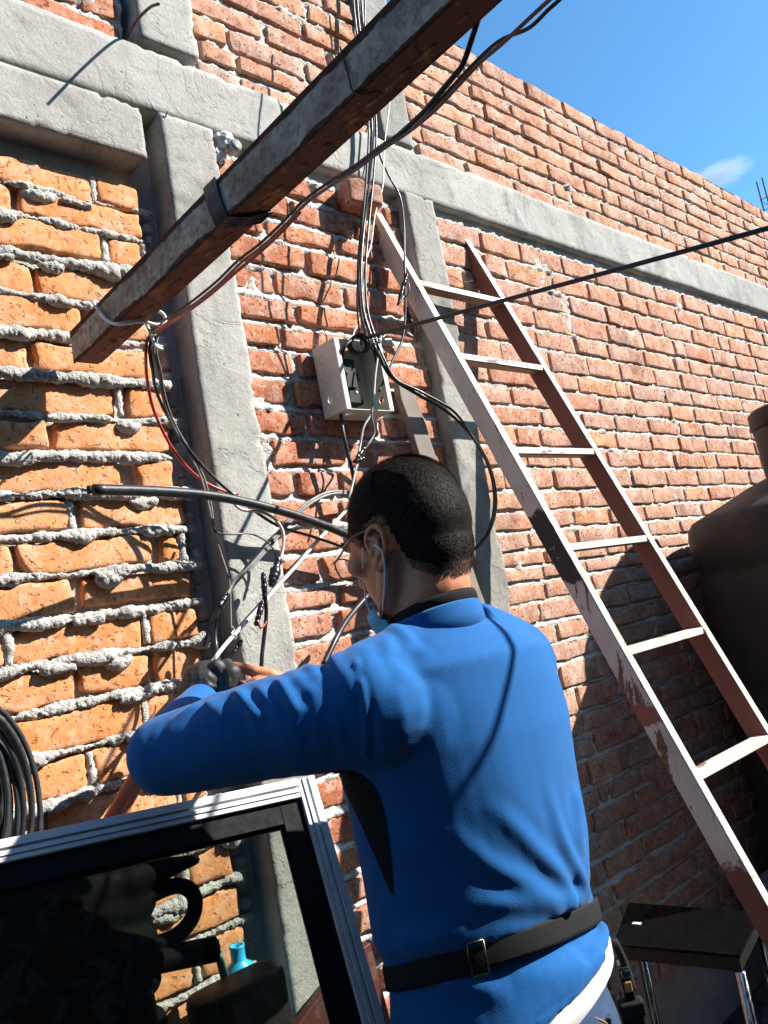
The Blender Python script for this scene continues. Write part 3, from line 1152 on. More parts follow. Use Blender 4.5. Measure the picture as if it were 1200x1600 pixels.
rail(1.633, 1.658, 2.605, M['rail_white'], M['rail_edge'])
rail(2.020, 2.045, 2.615, M['rail_brown'], M['rail_edge'])
for zz in (2.36, 2.113, 1.828, 1.562, 1.305, 1.032, 0.76, 0.49, 0.22):
    c = np.array([1.839, lad_y(zz) + 0.0175, zz])
    tilt = random.gauss(0, 0.006)
    ax = np.array([math.cos(tilt), 0, math.sin(tilt)])
    hz = np.array([0.0, 1.0, 0.0])
    MBr = MB().box(c + np.array([0, 0, -0.0085]), (0.181, 0.0165, 0.0085), R=[ax, hz, np.cross(ax, hz)])
    o = MBr.build('rung', M['rung_brown'], t, bevel=0.0015)
    e = MB().box(c + np.array([0, -0.0004, 0.0006]), (0.180, 0.0165, 0.0012), R=[ax, hz, np.cross(ax, hz)]).build('rung_top', M['rung_white'], None)  # lit top and front painted white, underside left brown
    e.parent = o
    e = MB().box(c + np.array([0, -0.0172, -0.0072]), (0.180, 0.0010, 0.0072), R=[ax, hz, np.cross(ax, hz)]).build('rung_face', M['rung_white'], None)
    e.parent = o

# ================================================================== meter box
t = thing('meter_box', 'open off-white steel meter box hanging askew on the brick panel', 'box', (1.40, WALL, 2.06))
BW, BH, BD = 0.158, 0.190, 0.085
tl, bl, tr = at_y(488, 547, WALL - 0.004), at_y(508, 655, WALL - 0.004), at_y(584, 532, WALL - 0.004)
ez = tl - bl
BH = np.linalg.norm(ez)
ez /= BH
ex = np.array([1.0, 0, 0.0])
ex = ex - ez * (ex @ ez)
ex /= np.linalg.norm(ex)
ey = np.cross(ez, ex)                        # into the wall
fr = (tl + bl) / 2 + ex * BW / 2
BR_ = [ex, ey, ez]


def bp(x, y, z):
    """box coordinates: x right from the middle, y out from the wall, z up"""
    return fr + ex * x - ey * y + ez * z


def bbox(c, h, name, m, par, bev=0.0008):
    return MB().box(bp(*c), h, R=BR_).build(name, m, par, bevel=bev)


th = 0.0012
bbox((0, th, 0), (BW / 2, th, BH / 2), 'back_plate', M['box_paint'], t)


def holed_plate(size_u, size_v, holes, n=26):
    """rectangle with round holes, as 2-D polygons (quads between the circle and its cell)"""
    pass


def side(name, o, u, v, w, lu, lv, holes, rings):
    """thin plate spanned by u (length lu) and v (lv) at o with thickness along w; holes = (a, b, r)"""
    bm = bmesh.new()
    nu, nv = 44, 22
    verts = {}
    P = MB()
    cells = []
    for i in range(nu):
        for j in range(nv):
            a, b_ = (i + 0.5) / nu * lu, (j + 0.5) / nv * lv
            if any((a - ha) ** 2 + (b_ - hb) ** 2 < hr * hr for ha, hb, hr in holes):
                continue
            cells.append((i, j))

    def vid(i, j):
        if (i, j) not in verts:
            a, b_ = i / nu * lu, j / nv * lv
            for ha, hb, hr in holes:
                d = math.hypot(a - ha, b_ - hb)
                if d < hr + lv / nv * 0.75 and d > 1e-6 and d > hr - lv / nv * 0.9:
                    a, b_ = ha + (a - ha) * hr / d, hb + (b_ - hb) * hr / d
            verts[(i, j)] = len(P.v)
            P.v.append(tuple(o + u * a + v * b_))
        return verts[(i, j)]
    for i, j in cells:
        P.f.append((vid(i, j), vid(i + 1, j), vid(i + 1, j + 1), vid(i, j + 1)))
    ob = P.build(name, M['box_paint'], t)
    so = ob.modifiers.new('s', 'SOLIDIFY')
    so.thickness = 0.0016
    so.offset = 0
    for ra, rb, rr in rings:
        pts = [o + u * (ra + rr * math.cos(q)) + v * (rb + rr * math.sin(q)) + w * 0.0008 for q in np.linspace(0, 2 * math.pi, 28, endpoint=False)]
        k = MB().tube(pts, 0.0007, 5, closed=True).build('knockout', plain_knock, None, smooth=True)
        k.parent = ob
        k.location = (0, 0, 0)
        ob_loc = Vector(ob.location)
        k.location = Vector((0, 0, 0))
    return ob


plain_knock = plain('knockout_line', (0.42, 0.40, 0.35), 0.5, var=0.2)
hx, hz2 = BW / 2, BH / 2
side('left_side', bp(-hx, 0, -hz2), -ey, ez, -ex, BD, BH, [(0.034, 0.040, 0.0105)], [(0.03, 0.142, 0.011), (0.034, 0.098, 0.0165)])
side('right_side', bp(hx, 0, -hz2), -ey, ez, -ex, BD, BH, [(0.050, 0.040, 0.0095)], [(0.026, 0.036, 0.0125)])
side('bottom_side', bp(-hx, 0, -hz2), ex, -ey, -ez, BW, BD, [(0.034, 0.052, 0.0115)], [(0.080, 0.044, 0.0165), (0.128, 0.044, 0.0125)])
side('top_side', bp(-hx, 0, hz2), ex, -ey, ez, BW, BD, [(0.09, 0.03, 0.012)], [])
for sx in (-1, 1):
    o = bbox((sx * (hx - 0.007), BD, 0), (0.007, 0.0008, hz2), 'front_lip', M['box_paint'], t)
    for zz in (-hz2 + 0.008, hz2 - 0.008):
        k = MB().lathe([(0.0016, 0), (0.0016, 0.0006)], bp(sx * (hx - 0.007), BD + 0.0006, zz), 10, R=[ex, ez, -ey]).build('hole_disc', M['matt_black'], None)  # black disc on the lip stands for the dark of a hole
        k.parent = o
b = thing('circuit_breaker', 'black circuit breaker fixed inside the open meter box', 'breaker', tuple(bp(-0.03, 0.003, -0.01)))
MB().box(bp(-0.010, 0.022, 0.0), (0.026, 0.019, 0.058), R=BR_).build('breaker_body', M['black_plastic'], b, bevel=0.002)
MB().box(bp(-0.010, 0.043, 0.002), (0.016, 0.004, 0.022), R=BR_).build('breaker_face', M['black_plastic'], b, bevel=0.001)
MB().box(bp(0.018, 0.03, 0.012), (0.006, 0.010, 0.012), R=BR_).build('switch_lever', M['black_plastic'], b, bevel=0.002)
MB().box(bp(0.012, 0.022, -0.052), (0.016, 0.014, 0.007), R=BR_).build('terminal', M['black_plastic'], b, bevel=0.002)
MB().lathe([(0.0028, 0), (0.0028, 0.002)], bp(0.004, 0.042, -0.03), 10, R=[ex, ez, -ey]).build('terminal_screw', M['aluminium'], b)

# ================================================================== bits on the wall
t = thing('wood_plank', 'weathered grey wooden plank leaning on the wall beside the meter box', 'plank', (1.66, 1.45, 1.2))
M['wood'] = plain('wood', (0.25, 0.21, 0.17), 0.85, var=0.45, scale=20, bump=0.5)
a, c = at_y(628, 602, 1.485), at_y(690, 790, 1.46)
d = (c - a) / np.linalg.norm(c - a)
c = a + d * 0.95
sx = np.cross(d, np.array([0, 1.0, 0]))
sx /= np.linalg.norm(sx)
rings = []
for k, q in enumerate(np.linspace(0, 1, 24)):
    p = a + (c - a) * q
    wl, wr = 0.030 + 0.002 * math.sin(k * 1.7), 0.030 + 0.002 * math.cos(k * 2.1)
    if k == 0:
        wl *= 0.8
        wr *= 0.5
    y = np.array([0, 0.011, 0])
    rings.append(np.array([p - sx * wl - y, p + sx * wr - y, p + sx * wr + y, p - sx * wl + y]))
MB().loft(rings).build('plank_board', M['wood'], t, bevel=0.002)

lb = brick_mesh(0.105, 0.066, 0.15, 0.006, 77, 0.004, nx=8, nz=6, chip=1.3)
lb.materials.append(M['mid_brick'])
lbo = link('loose_brick', lb, None)
lbo.location = tuple(at_y(548, 312, WALL) + np.array([0.012, 0.004, -0.01]))
lbo.rotation_euler = (math.radians(4), math.radians(3), math.radians(-16))
tag(lbo, 'single brick jutting out of the wall under the concrete beam', 'brick', None, 'thing')

t = thing('capped_pipe', 'pipe end wrapped in crumpled white plaster, stuck in the wall top', 'pipe', tuple(at_y(352, 228, WALL)))
pc = at_y(352, 224, WALL - 0.02)
b = MB()
for k in range(26):
    q = RNG.normal(0, 1, 3)
    q /= np.linalg.norm(q)
    b.ball(pc + q * 0.017 * np.array([1.2, 0.7, 0.8]) + np.array([0, 0, 0.008]), 0.008 * (0.6 + RNG.random()), seg=8, rings=6)
for k in range(14):
    b.ball(pc + np.array([-0.018 + RNG.normal(0, 0.006), 0.006, -0.02 - 0.035 * RNG.random()]), 0.006 * (0.6 + RNG.random()), seg=8, rings=6)
me = remesh(b, 0.0022, 1)
v = mverts(me)
v += mnormals(me) * (0.0035 * (np.abs(fbm(v, 90, 3, 4)) - 0.3))[:, None]
setverts(me, v)
link('plaster_wrap', me, plain('plaster', (0.80, 0.79, 0.77), 0.8, var=0.25, scale=90, bump=0.8, bscale=150), t)
MB().lathe([(0.0, 0), (0.014, 0.001), (0.016, 0.006), (0.016, 0.04)], pc + np.array([0.012, -0.030, -0.016]), 18, R=[(1, 0, 0), (0, 0, 1), (0.1, 1, 0.2)]).build('pipe_end', plain('dull_glass', (0.28, 0.31, 0.28), 0.25, var=0.4, scale=30), t, smooth=True)

base = at_y(195, 70, WALL)
tip = base + np.array([-0.012, -0.185, -0.036])
mid = base + np.array([0.012, -0.09, 0.012])
path = spline([base + np.array([0, 0.03, 0]), base, base + np.array([0.004, -0.05, 0.022]), base + np.array([0.0, -0.12, 0.006]), at_y(248, 6, WALL - 0.19)], 6)
tag(MB().tube(path, 0.0032, 7).build('iron_rod', M['rust_wire'], smooth=True), 'bent rusty iron rod sticking out of the wall above the beam', 'rod', None, 'thing')
tag(MB().tube(spline([at_y(258, 190, WALL + 0.01), at_y(258, 184, WALL - 0.02), at_y(262, 174, WALL - 0.03)], 4), 0.0016, 6).build('tie_wire', M['rust_wire'], smooth=True), 'tiny tie wire end poking from the cracked concrete beam', 'wire', None, 'thing')


# ================================================================== cables
def cable(name, m, r, pts, label, cat='cable', n=7, group=None, extra=()):
    """pts: (x, y, Y) places on the photograph at a distance from the camera's plane of the wall"""
    P = spline([at_y(x, y, Y) for x, y, Y in pts], n)
    b = MB().tube(P, r, 8)
    for e in extra:
        b.tube(spline([at_y(x, y, Y) for x, y, Y in e], n), r, 8)
    return tag(b.build(name, m, smooth=True), label, cat, group, 'thing')


def tape_roll(name, a, b_, r, label, seed):
    """lumpy wrap of insulating tape between two points"""
    A, B = np.array(a), np.array(b_)
    P = np.array([A + (B - A) * q for q in np.linspace(0, 1, 34)])
    rad = r * (1 + 0.22 * vnoise(np.stack([np.linspace(0, 9, 34), np.zeros(34) + seed, np.zeros(34)], 1), seed)) * np.clip(np.sin(np.linspace(0.25, math.pi - 0.2, 34)) ** 0.4, 0.3, 1)
    rad *= np.where(np.arange(34) % 5 == 0, 0.9, 1.0)
    q = MB().tube(P, rad, 12)
    v = np.array(q.v)
    v += 0.0012 * np.stack([fbm(v, 130, 2, seed + k) for k in range(3)], 1)
    q.v = [tuple(x) for x in v]
    return tag(q.build(name, M['tape'], smooth=True), label, 'taped splice', None, 'thing')


drop = [(556, -30, 1.46), (561, 40, 1.45), (574, 130, 1.44), (581, 200, 1.44), (577, 270, 1.435), (569, 350, 1.43), (564, 420, 1.42), (567, 480, 1.41), (578, 520, 1.395), (592, 556, 1.38), (612, 590, 1.37), (652, 616, 1.35), (702, 646, 1.34), (742, 688, 1.34), (766, 732, 1.36), (775, 780, 1.38), (768, 822, 1.40), (747, 853, 1.42), (716, 876, 1.44), (690, 905, 1.45)]
cable('service_cable', M['black_cable'], 0.0042, drop, 'thick black service cable dropping to the box and looping round beside the column')
cable('service_cable', M['black_cable'], 0.0034, [(x + 7 - 10 * (i > 12), y + 3 - 6 * (i > 10) + 5 * (i > 15), Y - 0.008) for i, (x, y, Y) in enumerate(drop)], 'thinner black cable running along the thick service cable and its loop')
cable('service_cable', M['black_cable'], 0.003, [(x - 5, y + 4, Y + 0.012) for i, (x, y, Y) in enumerate(drop[:9])] + [(583, 545, 1.42), (590, 575, 1.45)], 'short black cable of the bundle, ending at the meter box')
cable('added_cable', M['black_cable'], 0.0030, [(550, -30, 1.34), (556, 40, 1.33), (570, 130, 1.335), (576, 200, 1.34), (573, 270, 1.345), (566, 350, 1.355), (561, 420, 1.365), (563, 480, 1.375), (571, 520, 1.38), (582, 545, 1.40)], 'slack black cable added off the wall in front of the bundle for its shadow')  # extra cables added so more shadows fall across the brick panel
cable('added_cable', M['black_cable'], 0.0024, [(572, -30, 1.28), (570, 40, 1.275), (578, 120, 1.27), (584, 190, 1.28), (580, 260, 1.30), (571, 330, 1.32), (563, 400, 1.345), (558, 460, 1.37), (560, 505, 1.385), (565, 540, 1.40)], 'thinnest black cable of the bundle, added furthest from the wall for its shadow')
cable('white_wire', M['white_cable'], 0.0021, [(612, 130, 1.46), (607, 175, 1.45), (600, 235, 1.44), (598, 290, 1.43), (586, 335, 1.43), (580, 380, 1.425), (571, 410, 1.42), (567, 450, 1.43), (562, 495, 1.44), (553, 520, 1.44), (549, 535, 1.43)], 'kinked thin white wire hanging beside the black cable bundle', 'wire')
cable('black_wire', M['black_cable'], 0.0032, [(585, 140, 1.46), (587, 195, 1.45), (592, 238, 1.44), (608, 275, 1.44), (625, 308, 1.43), (631, 350, 1.43), (632, 400, 1.425), (633, 440, 1.42), (633, 500, 1.42), (627, 535, 1.42), (614, 562, 1.42), (603, 588, 1.42), (592, 612, 1.42)], 'single black wire swinging out in front of the ladder rail top', 'wire')
tape_roll('taped_splice', at_y(636, 428, 1.415), at_y(622, 476, 1.415), 0.0062, 'black taped splice on the wire in front of the ladder rail', 3)
cable('loose_wire', M['black_cable'], 0.0018, [(633, 434, 1.41), (639, 444, 1.40), (638, 458, 1.40), (630, 468, 1.41)], 'small loop of wire at the splice beside the ladder rail', 'wire')
tape_roll('taped_splice', at_y(633, 480, 1.45), at_y(646, 522, 1.47), 0.010, 'fat black taped end resting on the column under the splice', 5)
tag(MB().lathe([(0.0, 0), (0.006, 0.0005), (0.0075, 0.005), (0.0075, 0.02)], at_y(643, 524, 1.45), 14, R=[(1, 0, 0), (0, 0.7, 0.7), (0.1, 0.6, 0.7)]).build('wire_cap', M['grey_cable'], smooth=True), 'small grey cap below the fat taped end on the column', 'cap', None, 'thing')

# tension cable from the ring on the box towards the camera side
ring_c = at_y(563, 537, 1.395)
p_a, p_b = at_y(563, 530, 1.392), np.array([1.53, 0.13, 1.983])
p_c = p_a + (p_b - p_a) * ((p_a[1] + 2.76) / (p_a[1] - p_b[1]))
q_ = np.linspace(0, 1, 60)
P = p_a[None] + (p_c - p_a)[None] * q_[:, None]
P[:, 2] -= 0.03 * np.sin(q_ * math.pi)
tag(MB().tube(P, 0.0050, 8).build('span_cable', M['black_cable'], smooth=True), 'taut black cable stretched from the meter box across to the right', 'cable', None, 'thing')
b = MB()
for k, (dr, dy) in enumerate(((0.0235, 0.0), (0.0225, 0.007), (0.0215, 0.013))):
    pts = [ring_c + A_X @ np.eye(3) * 0 + MC[:, 0] * dr * math.cos(q) + MC[:, 1] * dr * 0.98 * math.sin(q) + np.array([0, dy, 0]) for q in np.linspace(0, 2 * math.pi, 32, endpoint=False)]
    b.tube(pts, 0.0034, 8, closed=True)
tag(b.build('cable_ring', M['black_cable'], smooth=True), 'small black ring of cable wound at the top edge of the meter box', 'cable ring', None, 'thing')
cable('feed_cable', M['black_cable'], 0.005, [(548, 532, 1.40), (537, 545, 1.405), (534, 575, 1.43), (535, 620, 1.46), (533, 650, 1.45), (537, 680, 1.44), (545, 715, 1.44), (552, 745, 1.44), (556, 780, 1.44)], 'black feed cable entering the meter box and leaving below it')
# wires out of the box
cable('white_wire', M['white_cable'], 0.0026, [(596, 520, 1.40), (590, 560, 1.40), (586, 590, 1.405), (582, 640, 1.41), (568, 668, 1.42), (563, 695, 1.43), (558, 722, 1.43), (552, 752, 1.43), (545, 780, 1.43)], 'white wire leaving the right side of the meter box', 'wire')
cable('grey_wire', M['grey_cable'], 0.0026, [(584, 610, 1.41), (581, 650, 1.41), (585, 676, 1.42), (575, 695, 1.42), (564, 712, 1.43), (556, 735, 1.43)], 'grey wire bent out of the box towards the taped joint above the head', 'wire')
tape_roll('taped_splice', at_y(570, 700, 1.42), at_y(556, 718, 1.42), 0.0055, 'taped joint of thin wires just below the meter box', 7)
tape_roll('taped_splice', at_y(552, 722, 1.425), at_y(569, 716, 1.425), 0.005, 'knotted black tape just above the man\'s hair', 9)
tag(MB().tube([at_y(588, 533, 1.375) + 0.012 * (MC[:, 0] * math.cos(q) + MC[:, 1] * 0.5 * math.sin(q)) for q in np.linspace(0, 2 * math.pi, 20, endpoint=False)], 0.0016, 6, closed=True).tube(spline([at_y(597, 528, 1.37), at_y(603, 522, 1.37), at_y(601, 518, 1.37)], 4), 0.0016, 6).build('zip_tie', M['white_cable'], smooth=True), 'white zip tie binding the cables at the meter box edge', 'zip tie', None, 'thing')

# black conduit and cables left of the head
tag(MB().tube(spline([at_y(x, y, Y) for x, y, Y in ((147, 765, 1.32), (250, 768, 1.36), (340, 776, 1.39), (430, 796, 1.41), (490, 815, 1.42), (540, 835, 1.43), (600, 868, 1.44), (640, 900, 1.45))], 8), 0.0098, 14).build('conduit', M['conduit'], smooth=True), 'stiff black conduit pipe jutting left from behind the man\'s head', 'pipe', None, 'thing')
tag(MB().lathe([(0.0075, 0), (0.0072, 0.004)], at_y(147, 765, 1.32) - np.array([0.0105, 0, 0]), 14, R=[(0, 1, 0), (0, 0, 1), (1, 0, 0)]).build('mouth_disc', M['matt_black']), 'black disc painting the dark mouth of the stiff black conduit pipe', 'pipe mouth', None, 'thing')  # pipe end is closed; the black disc stands for the shade inside
cable('red_wire', M['red_cable'], 0.0032, [(236, 522, 1.30), (229, 535, 1.31), (228, 560, 1.33), (230, 592, 1.37), (240, 640, 1.41), (263, 690, 1.43), (287, 724, 1.44), (318, 752, 1.45), (352, 768, 1.45), (372, 772, 1.45)], 'red wire dropping from the channel end past the concrete column', 'wire')
cable('black_wire', M['black_cable'], 0.0034, [(240, 522, 1.30), (234, 545, 1.31), (238, 575, 1.33), (244, 610, 1.37), (262, 650, 1.40), (298, 706, 1.42), (345, 756, 1.43), (400, 800, 1.43), (440, 824, 1.44), (487, 838, 1.45), (530, 853, 1.455), (560, 868, 1.46)], 'black wire dropping from the channel end and crossing the conduit', 'wire')
cable('twin_wire', M['grey_cable'], 0.0024, [(243, 522, 1.30), (240, 545, 1.31), (248, 580, 1.33), (254, 620, 1.37), (268, 660, 1.40), (290, 700, 1.42), (312, 742, 1.43), (326, 790, 1.435), (333, 826, 1.44), (346, 868, 1.45), (358, 908, 1.45), (360, 950, 1.45), (361, 985, 1.45)], 'grey twin wire hanging down the face of the left column', 'wire', extra=([(247, 523, 1.30), (244, 546, 1.305), (251, 580, 1.33), (258, 620, 1.37), (272, 660, 1.40), (294, 700, 1.42), (317, 742, 1.43), (329, 785, 1.435), (334, 822, 1.44)],))
cable('thin_wire', M['black_cable'], 0.0018, [(333, 826, 1.44), (342, 833, 1.435), (362, 835, 1.43), (390, 834, 1.43), (412, 843, 1.43), (427, 858, 1.43), (433, 876, 1.43)], 'thin dark wire branching right to the big taped splice', 'wire')
cable('pale_wire', M['pale_cable'], 0.0034, [(365, 770, 1.44), (366, 786, 1.43), (380, 797, 1.43), (405, 799, 1.42), (428, 810, 1.42), (441, 828, 1.42), (443, 850, 1.42), (437, 878, 1.42)], 'pale wire looping under the conduit to the big taped splice', 'wire')
tape_roll('taped_splice', at_y(436, 872, 1.41), at_y(424, 916, 1.40), 0.0098, 'big shiny black taped splice hanging on the left column', 11)
tape_roll('taped_splice', at_y(411, 894, 1.39), at_y(414, 936, 1.39), 0.0065, 'black taped tip pointing up beside the big splice', 13)
cable('black_cable', M['black_cable'], 0.0042, [(414, 930, 1.39), (416, 960, 1.395), (412, 1000, 1.40), (409, 1030, 1.40), (407, 1075, 1.40)], 'black cable hanging straight down from the taped tip')
tape_roll('taped_splice', at_y(410, 940, 1.395), at_y(400, 978, 1.39), 0.0062, 'small taped end hanging below the big splice', 15)
tag(MB().tube(spline([at_y(404, 972, 1.385), at_y(407, 981, 1.385), at_y(414, 976, 1.39), at_y(418, 965, 1.40)], 5), 0.0022, 6).build('red_wire', M['red_cable'], smooth=True), 'tiny red wire end peeping from the small taped end', 'wire', None, 'thing')
cable('twin_cable', M['grey_cable'], 0.0036, [(560, 770, 1.46), (530, 768, 1.45), (508, 771, 1.445), (482, 785, 1.44), (452, 812, 1.44), (425, 844, 1.44), (405, 868, 1.44), (385, 890, 1.44), (368, 905, 1.45), (357, 925, 1.45), (346, 946, 1.44)], 'black and grey cable arching from behind the head to the column', 'cable', extra=([(560, 773, 1.46), (530, 771, 1.45), (508, 775, 1.445), (482, 789, 1.44), (452, 817, 1.44), (425, 850, 1.44), (405, 873, 1.44), (387, 895, 1.44)],))
tape_roll('taped_splice', at_y(354, 926, 1.43), at_y(342, 950, 1.42), 0.0095, 'shiny taped splice at the left edge of the column', 17)
cable('black_cable', M['black_cable'], 0.004, [(343, 945, 1.42), (338, 965, 1.42), (336, 990, 1.42), (338, 1012, 1.41), (342, 1035, 1.38), (345, 1055, 1.37)], 'black cable dropping from the left splice into the gloved hand')
cable('black_cable', M['black_cable'], 0.0034, [(341, 948, 1.43), (333, 970, 1.45), (324, 992, 1.46), (318, 1010, 1.47)], 'short black cable pulled aside from the left splice')
cable('white_cable', M['white_cable'], 0.0042, [(560, 770, 1.462), (540, 798, 1.46), (520, 820, 1.46), (490, 852, 1.455), (462, 885, 1.45), (430, 920, 1.44), (400, 955, 1.43), (372, 985, 1.42), (350, 1010, 1.40), (330, 1036, 1.37)], 'pale twin cable running diagonally from the box down to the gloved hand')
tape_roll('taped_splice', at_y(378, 1000, 1.42), at_y(362, 1024, 1.42), 0.0055, 'small black taped end behind the gloved hand', 19)
tag(MB().tube(spline([at_y(361, 978, 1.42), at_y(366, 983, 1.415), at_y(362, 990, 1.41), at_y(370, 994, 1.41), at_y(366, 1000, 1.41)], 5), 0.0013, 5).build('bare_wire', plain('tinned', (0.5, 0.45, 0.4), 0.35, 0.9), smooth=True), 'frayed bare wire strands on the pale twin cable', 'wire', None, 'thing')
cable('black_cable', M['black_cable'], 0.0062, [(575, 930, 1.40), (553, 955, 1.38), (538, 975, 1.36), (524, 1000, 1.34), (505, 1040, 1.33)], 'thick black cable passing under the man\'s chin')
# cables tied along the underside of the channel
run = [(872, -12), (845, 12), (815, 40), (785, 68), (750, 98), (715, 135), (680, 172), (640, 205), (600, 232), (560, 262), (520, 288), (478, 318), (445, 352), (410, 385), (375, 412), (340, 446), (300, 478), (268, 500), (244, 516), (236, 528)]


def under(x, y, dx):
    return at_x(x, y, dx)


def run_cable(name, m, r, pts, X, label):
    P = spline([at_x(x, y, X + (0.03 if y > 500 else 0)) for x, y in pts], 6)
    return tag(MB().tube(P, r, 8).build(name, m, smooth=True), label, 'cable', None, 'thing')


run_cable('pink_cable', M['pink_cable'], 0.0023, run, 0.742, 'faded pinkish cable slung along the underside of the steel channel')
run_cable('grey_cable', M['conduit'], 0.0022, [(x - 3 + (14 if y < 60 else 0), y + (4 if y < 60 else -5)) for x, y in run], 0.748, 'dark grey cable slung beside the pinkish one under the channel')
yk = at_x(735, 74, 0.742)[1]
P = spline([beam_pt(0.054, yk - 0.16, 0.072), beam_pt(0.0545, yk - 0.07, 0.055), beam_pt(0.0555, yk - 0.025, 0.012)] + [at_x(x, y, 0.742) for x, y in [(725, 96), (710, 118), (690, 142), (665, 172), (640, 196), (612, 220), (570, 250), (530, 278)]], 6)
tag(MB().tube(P, 0.0034, 8).build('black_cable', M['black_cable'], smooth=True), 'black cable joining the two under the channel from above', 'cable', None, 'thing')
run_cable('red_cable', M['red_cable'], 0.0026, [(470, 330), (440, 362), (405, 395), (370, 424), (335, 455), (300, 482), (270, 503), (246, 518), (236, 526)], 0.752, 'dark red cable under the channel near its wall end')
# wires in the top corner
cable('white_wire', M['white_cable'], 0.0024, [(551, -20, 1.45), (553, 10, 1.45), (556, 35, 1.45), (555, 52, 1.45), (562, 75, 1.45)], 'thin white wire in front of the dark upper column stub', 'wire')
cable('thin_wire', M['rust_wire'], 0.0012, [(688, 436, 1.49), (700, 431, 1.485), (712, 434, 1.48), (724, 441, 1.48), (745, 437, 1.48)], 'hair-thin wire curl on the bricks between the ladder rails', 'wire')

# ================================================================== water tank
def tank_material():
    q = NT('tank_plastic').obj_coords()
    c = q.mix(q.step(q.noise(3, 5, 0.6), 0.3, 0.7), (0.020, 0.021, 0.0225), (0.031, 0.032, 0.033))
    dust = q.step(q.noise(5, 6, 0.7, stretch=(1, 1, 0.3)), 0.5, 0.75, 0, 0.3)
    c = q.mix(dust, c, (0.075, 0.075, 0.075))
    q.color(c).set(Roughness=q.step(q.noise(8, 4, 0.6), 0.3, 0.7, 0.5, 0.7), Specular_IOR_Level=0.25)
    q.bump(q.noise(160, 3, 0.6), 0.25, 0.001)
    return q.m


M['tank'] = tank_material()
TX, TY, TR_ = 3.09, 0.968, 0.50
t = thing('water_tank', 'big black plastic water tank with a lidded neck, at the right edge', 'water tank', (TX, TY, 0))


def tank_shell(prof, n, facet=0.0, phase=0.0):
    rings = []
    for r, z in prof:
        a = np.linspace(0, 2 * math.pi, n, endpoint=False)
        # softly facetted plan
        k = 8
        loc = (a + phase) % (2 * math.pi / k) - math.pi / k
        rr = r * (1 - facet + facet * np.minimum(1.0 / np.cos(loc) * math.cos(math.pi / k) + 0.02, 1.0) / 1.0)
        rings.append(np.stack([TX + rr * np.cos(a), TY + rr * np.sin(a), np.full(n, z)], 1))
    return rings


body = [(0.40, 0.42), (0.46, 0.425), (0.486, 0.45), (0.49, 0.62), (0.478, 0.64), (0.478, 0.68), (0.492, 0.70), (0.494, 1.00), (0.482, 1.02), (0.482, 1.06), (0.496, 1.08), (0.498, 1.40), (0.490, 1.415), (0.490, 1.44), (0.500, 1.455), (0.503, 1.55), (0.497, 1.585), (0.478, 1.612), (0.44, 1.628), (0.36, 1.660), (0.27, 1.700), (0.215, 1.718), (0.205, 1.722)]
b = MB().loft(tank_shell(body, 96, 0.25, 0.2))
b.build('tank_body', M['tank'], t, smooth=True)
neck = [(0.198, 1.715), (0.201, 1.74), (0.204, 1.855), (0.207, 1.89), (0.20, 1.90)]
b = MB().loft(tank_shell(neck, 64))
b.build('tank_neck', M['tank'], t, smooth=True)
lid = [(0.204, 1.895), (0.213, 1.90), (0.213, 1.95), (0.20, 1.962), (0.14, 1.974), (0.0, 1.978)]
MB().loft(tank_shell(lid, 64)).build('lid', M['tank'], t, smooth=True)
# embossed name panel and pressed panels
for a0, a1, z0, z1 in ((3.33, 3.62, 1.47, 1.54), (2.95, 3.25, 1.12, 1.36), (3.45, 3.75, 1.12, 1.36)):
    pts = []
    for a, z in [(x, z0) for x in np.linspace(a0, a1, 9)] + [(a1, z) for z in np.linspace(z0, z1, 5)][1:] + [(x, z1) for x in np.linspace(a1, a0, 9)][1:] + [(a0, z) for z in np.linspace(z1, z0, 5)][1:-1]:
        loc = (a + 0.2) % (math.pi / 4) - math.pi / 8
        rr = 0.499 * (1 - 0.25 + 0.25 * min(1 / math.cos(loc) * math.cos(math.pi / 8) + 0.02, 1.0))
        pts.append((TX + rr * math.cos(a), TY + rr * math.sin(a), z))
    MB().tube(pts, 0.005, 6, closed=True).build('raised_panel', M['tank'], t, smooth=True)
st = thing('tank_stand', 'dark concrete block base under the black water tank', 'stand', (TX, TY, 0))
slab('stand_body', TX - 0.42, TX + 0.42, 0.0, 0.416, TY - 0.42, TY + 0.42, M['old_concrete'], 33, 0.06, 0.004, 0.01, st)

# ================================================================== glass side table in the shade
t = thing('side_table', 'dark glass side table with chrome legs in the shade behind the ladder', 'table', (1.9, 1.2, 0))
TZ = 0.575
c0, c1, c2, c3 = [at_z(x, y, TZ) for x, y in ((982, 1410), (1188, 1425), (1155, 1492), (958, 1474))]
top = MB().prism([c0, c1, c2, c3], (0, 0, 0), (0, 0, -0.008))
top.build('glass_top', plain('dark_glass', (0.004, 0.004, 0.005), 0.05, var=0.2, spec=0.3), t, bevel=0.001)
cc = (c0 + c1 + c2 + c3) / 4
ins = [cc + (q - cc) * 0.985 for q in (c0, c1, c2, c3)]
inn = [cc + (q - cc) * 0.90 for q in (c0, c1, c2, c3)]
M['table_frame'] = plain('table_frame', (0.012, 0.012, 0.013), 0.4, var=0.2, spec=0.3)
M['chrome'] = plain('chrome', (0.38, 0.39, 0.41), 0.14, 1.0, var=0.15)
for i in range(4):
    a, c = ins[i], ins[(i + 1) % 4]
    a2, c2_ = inn[i], inn[(i + 1) % 4]
    MB().prism([a, c, c2_, a2], (0, 0, -0.0082), (0, 0, -0.038)).build('frame_side', M['table_frame'], t, bevel=0.001)
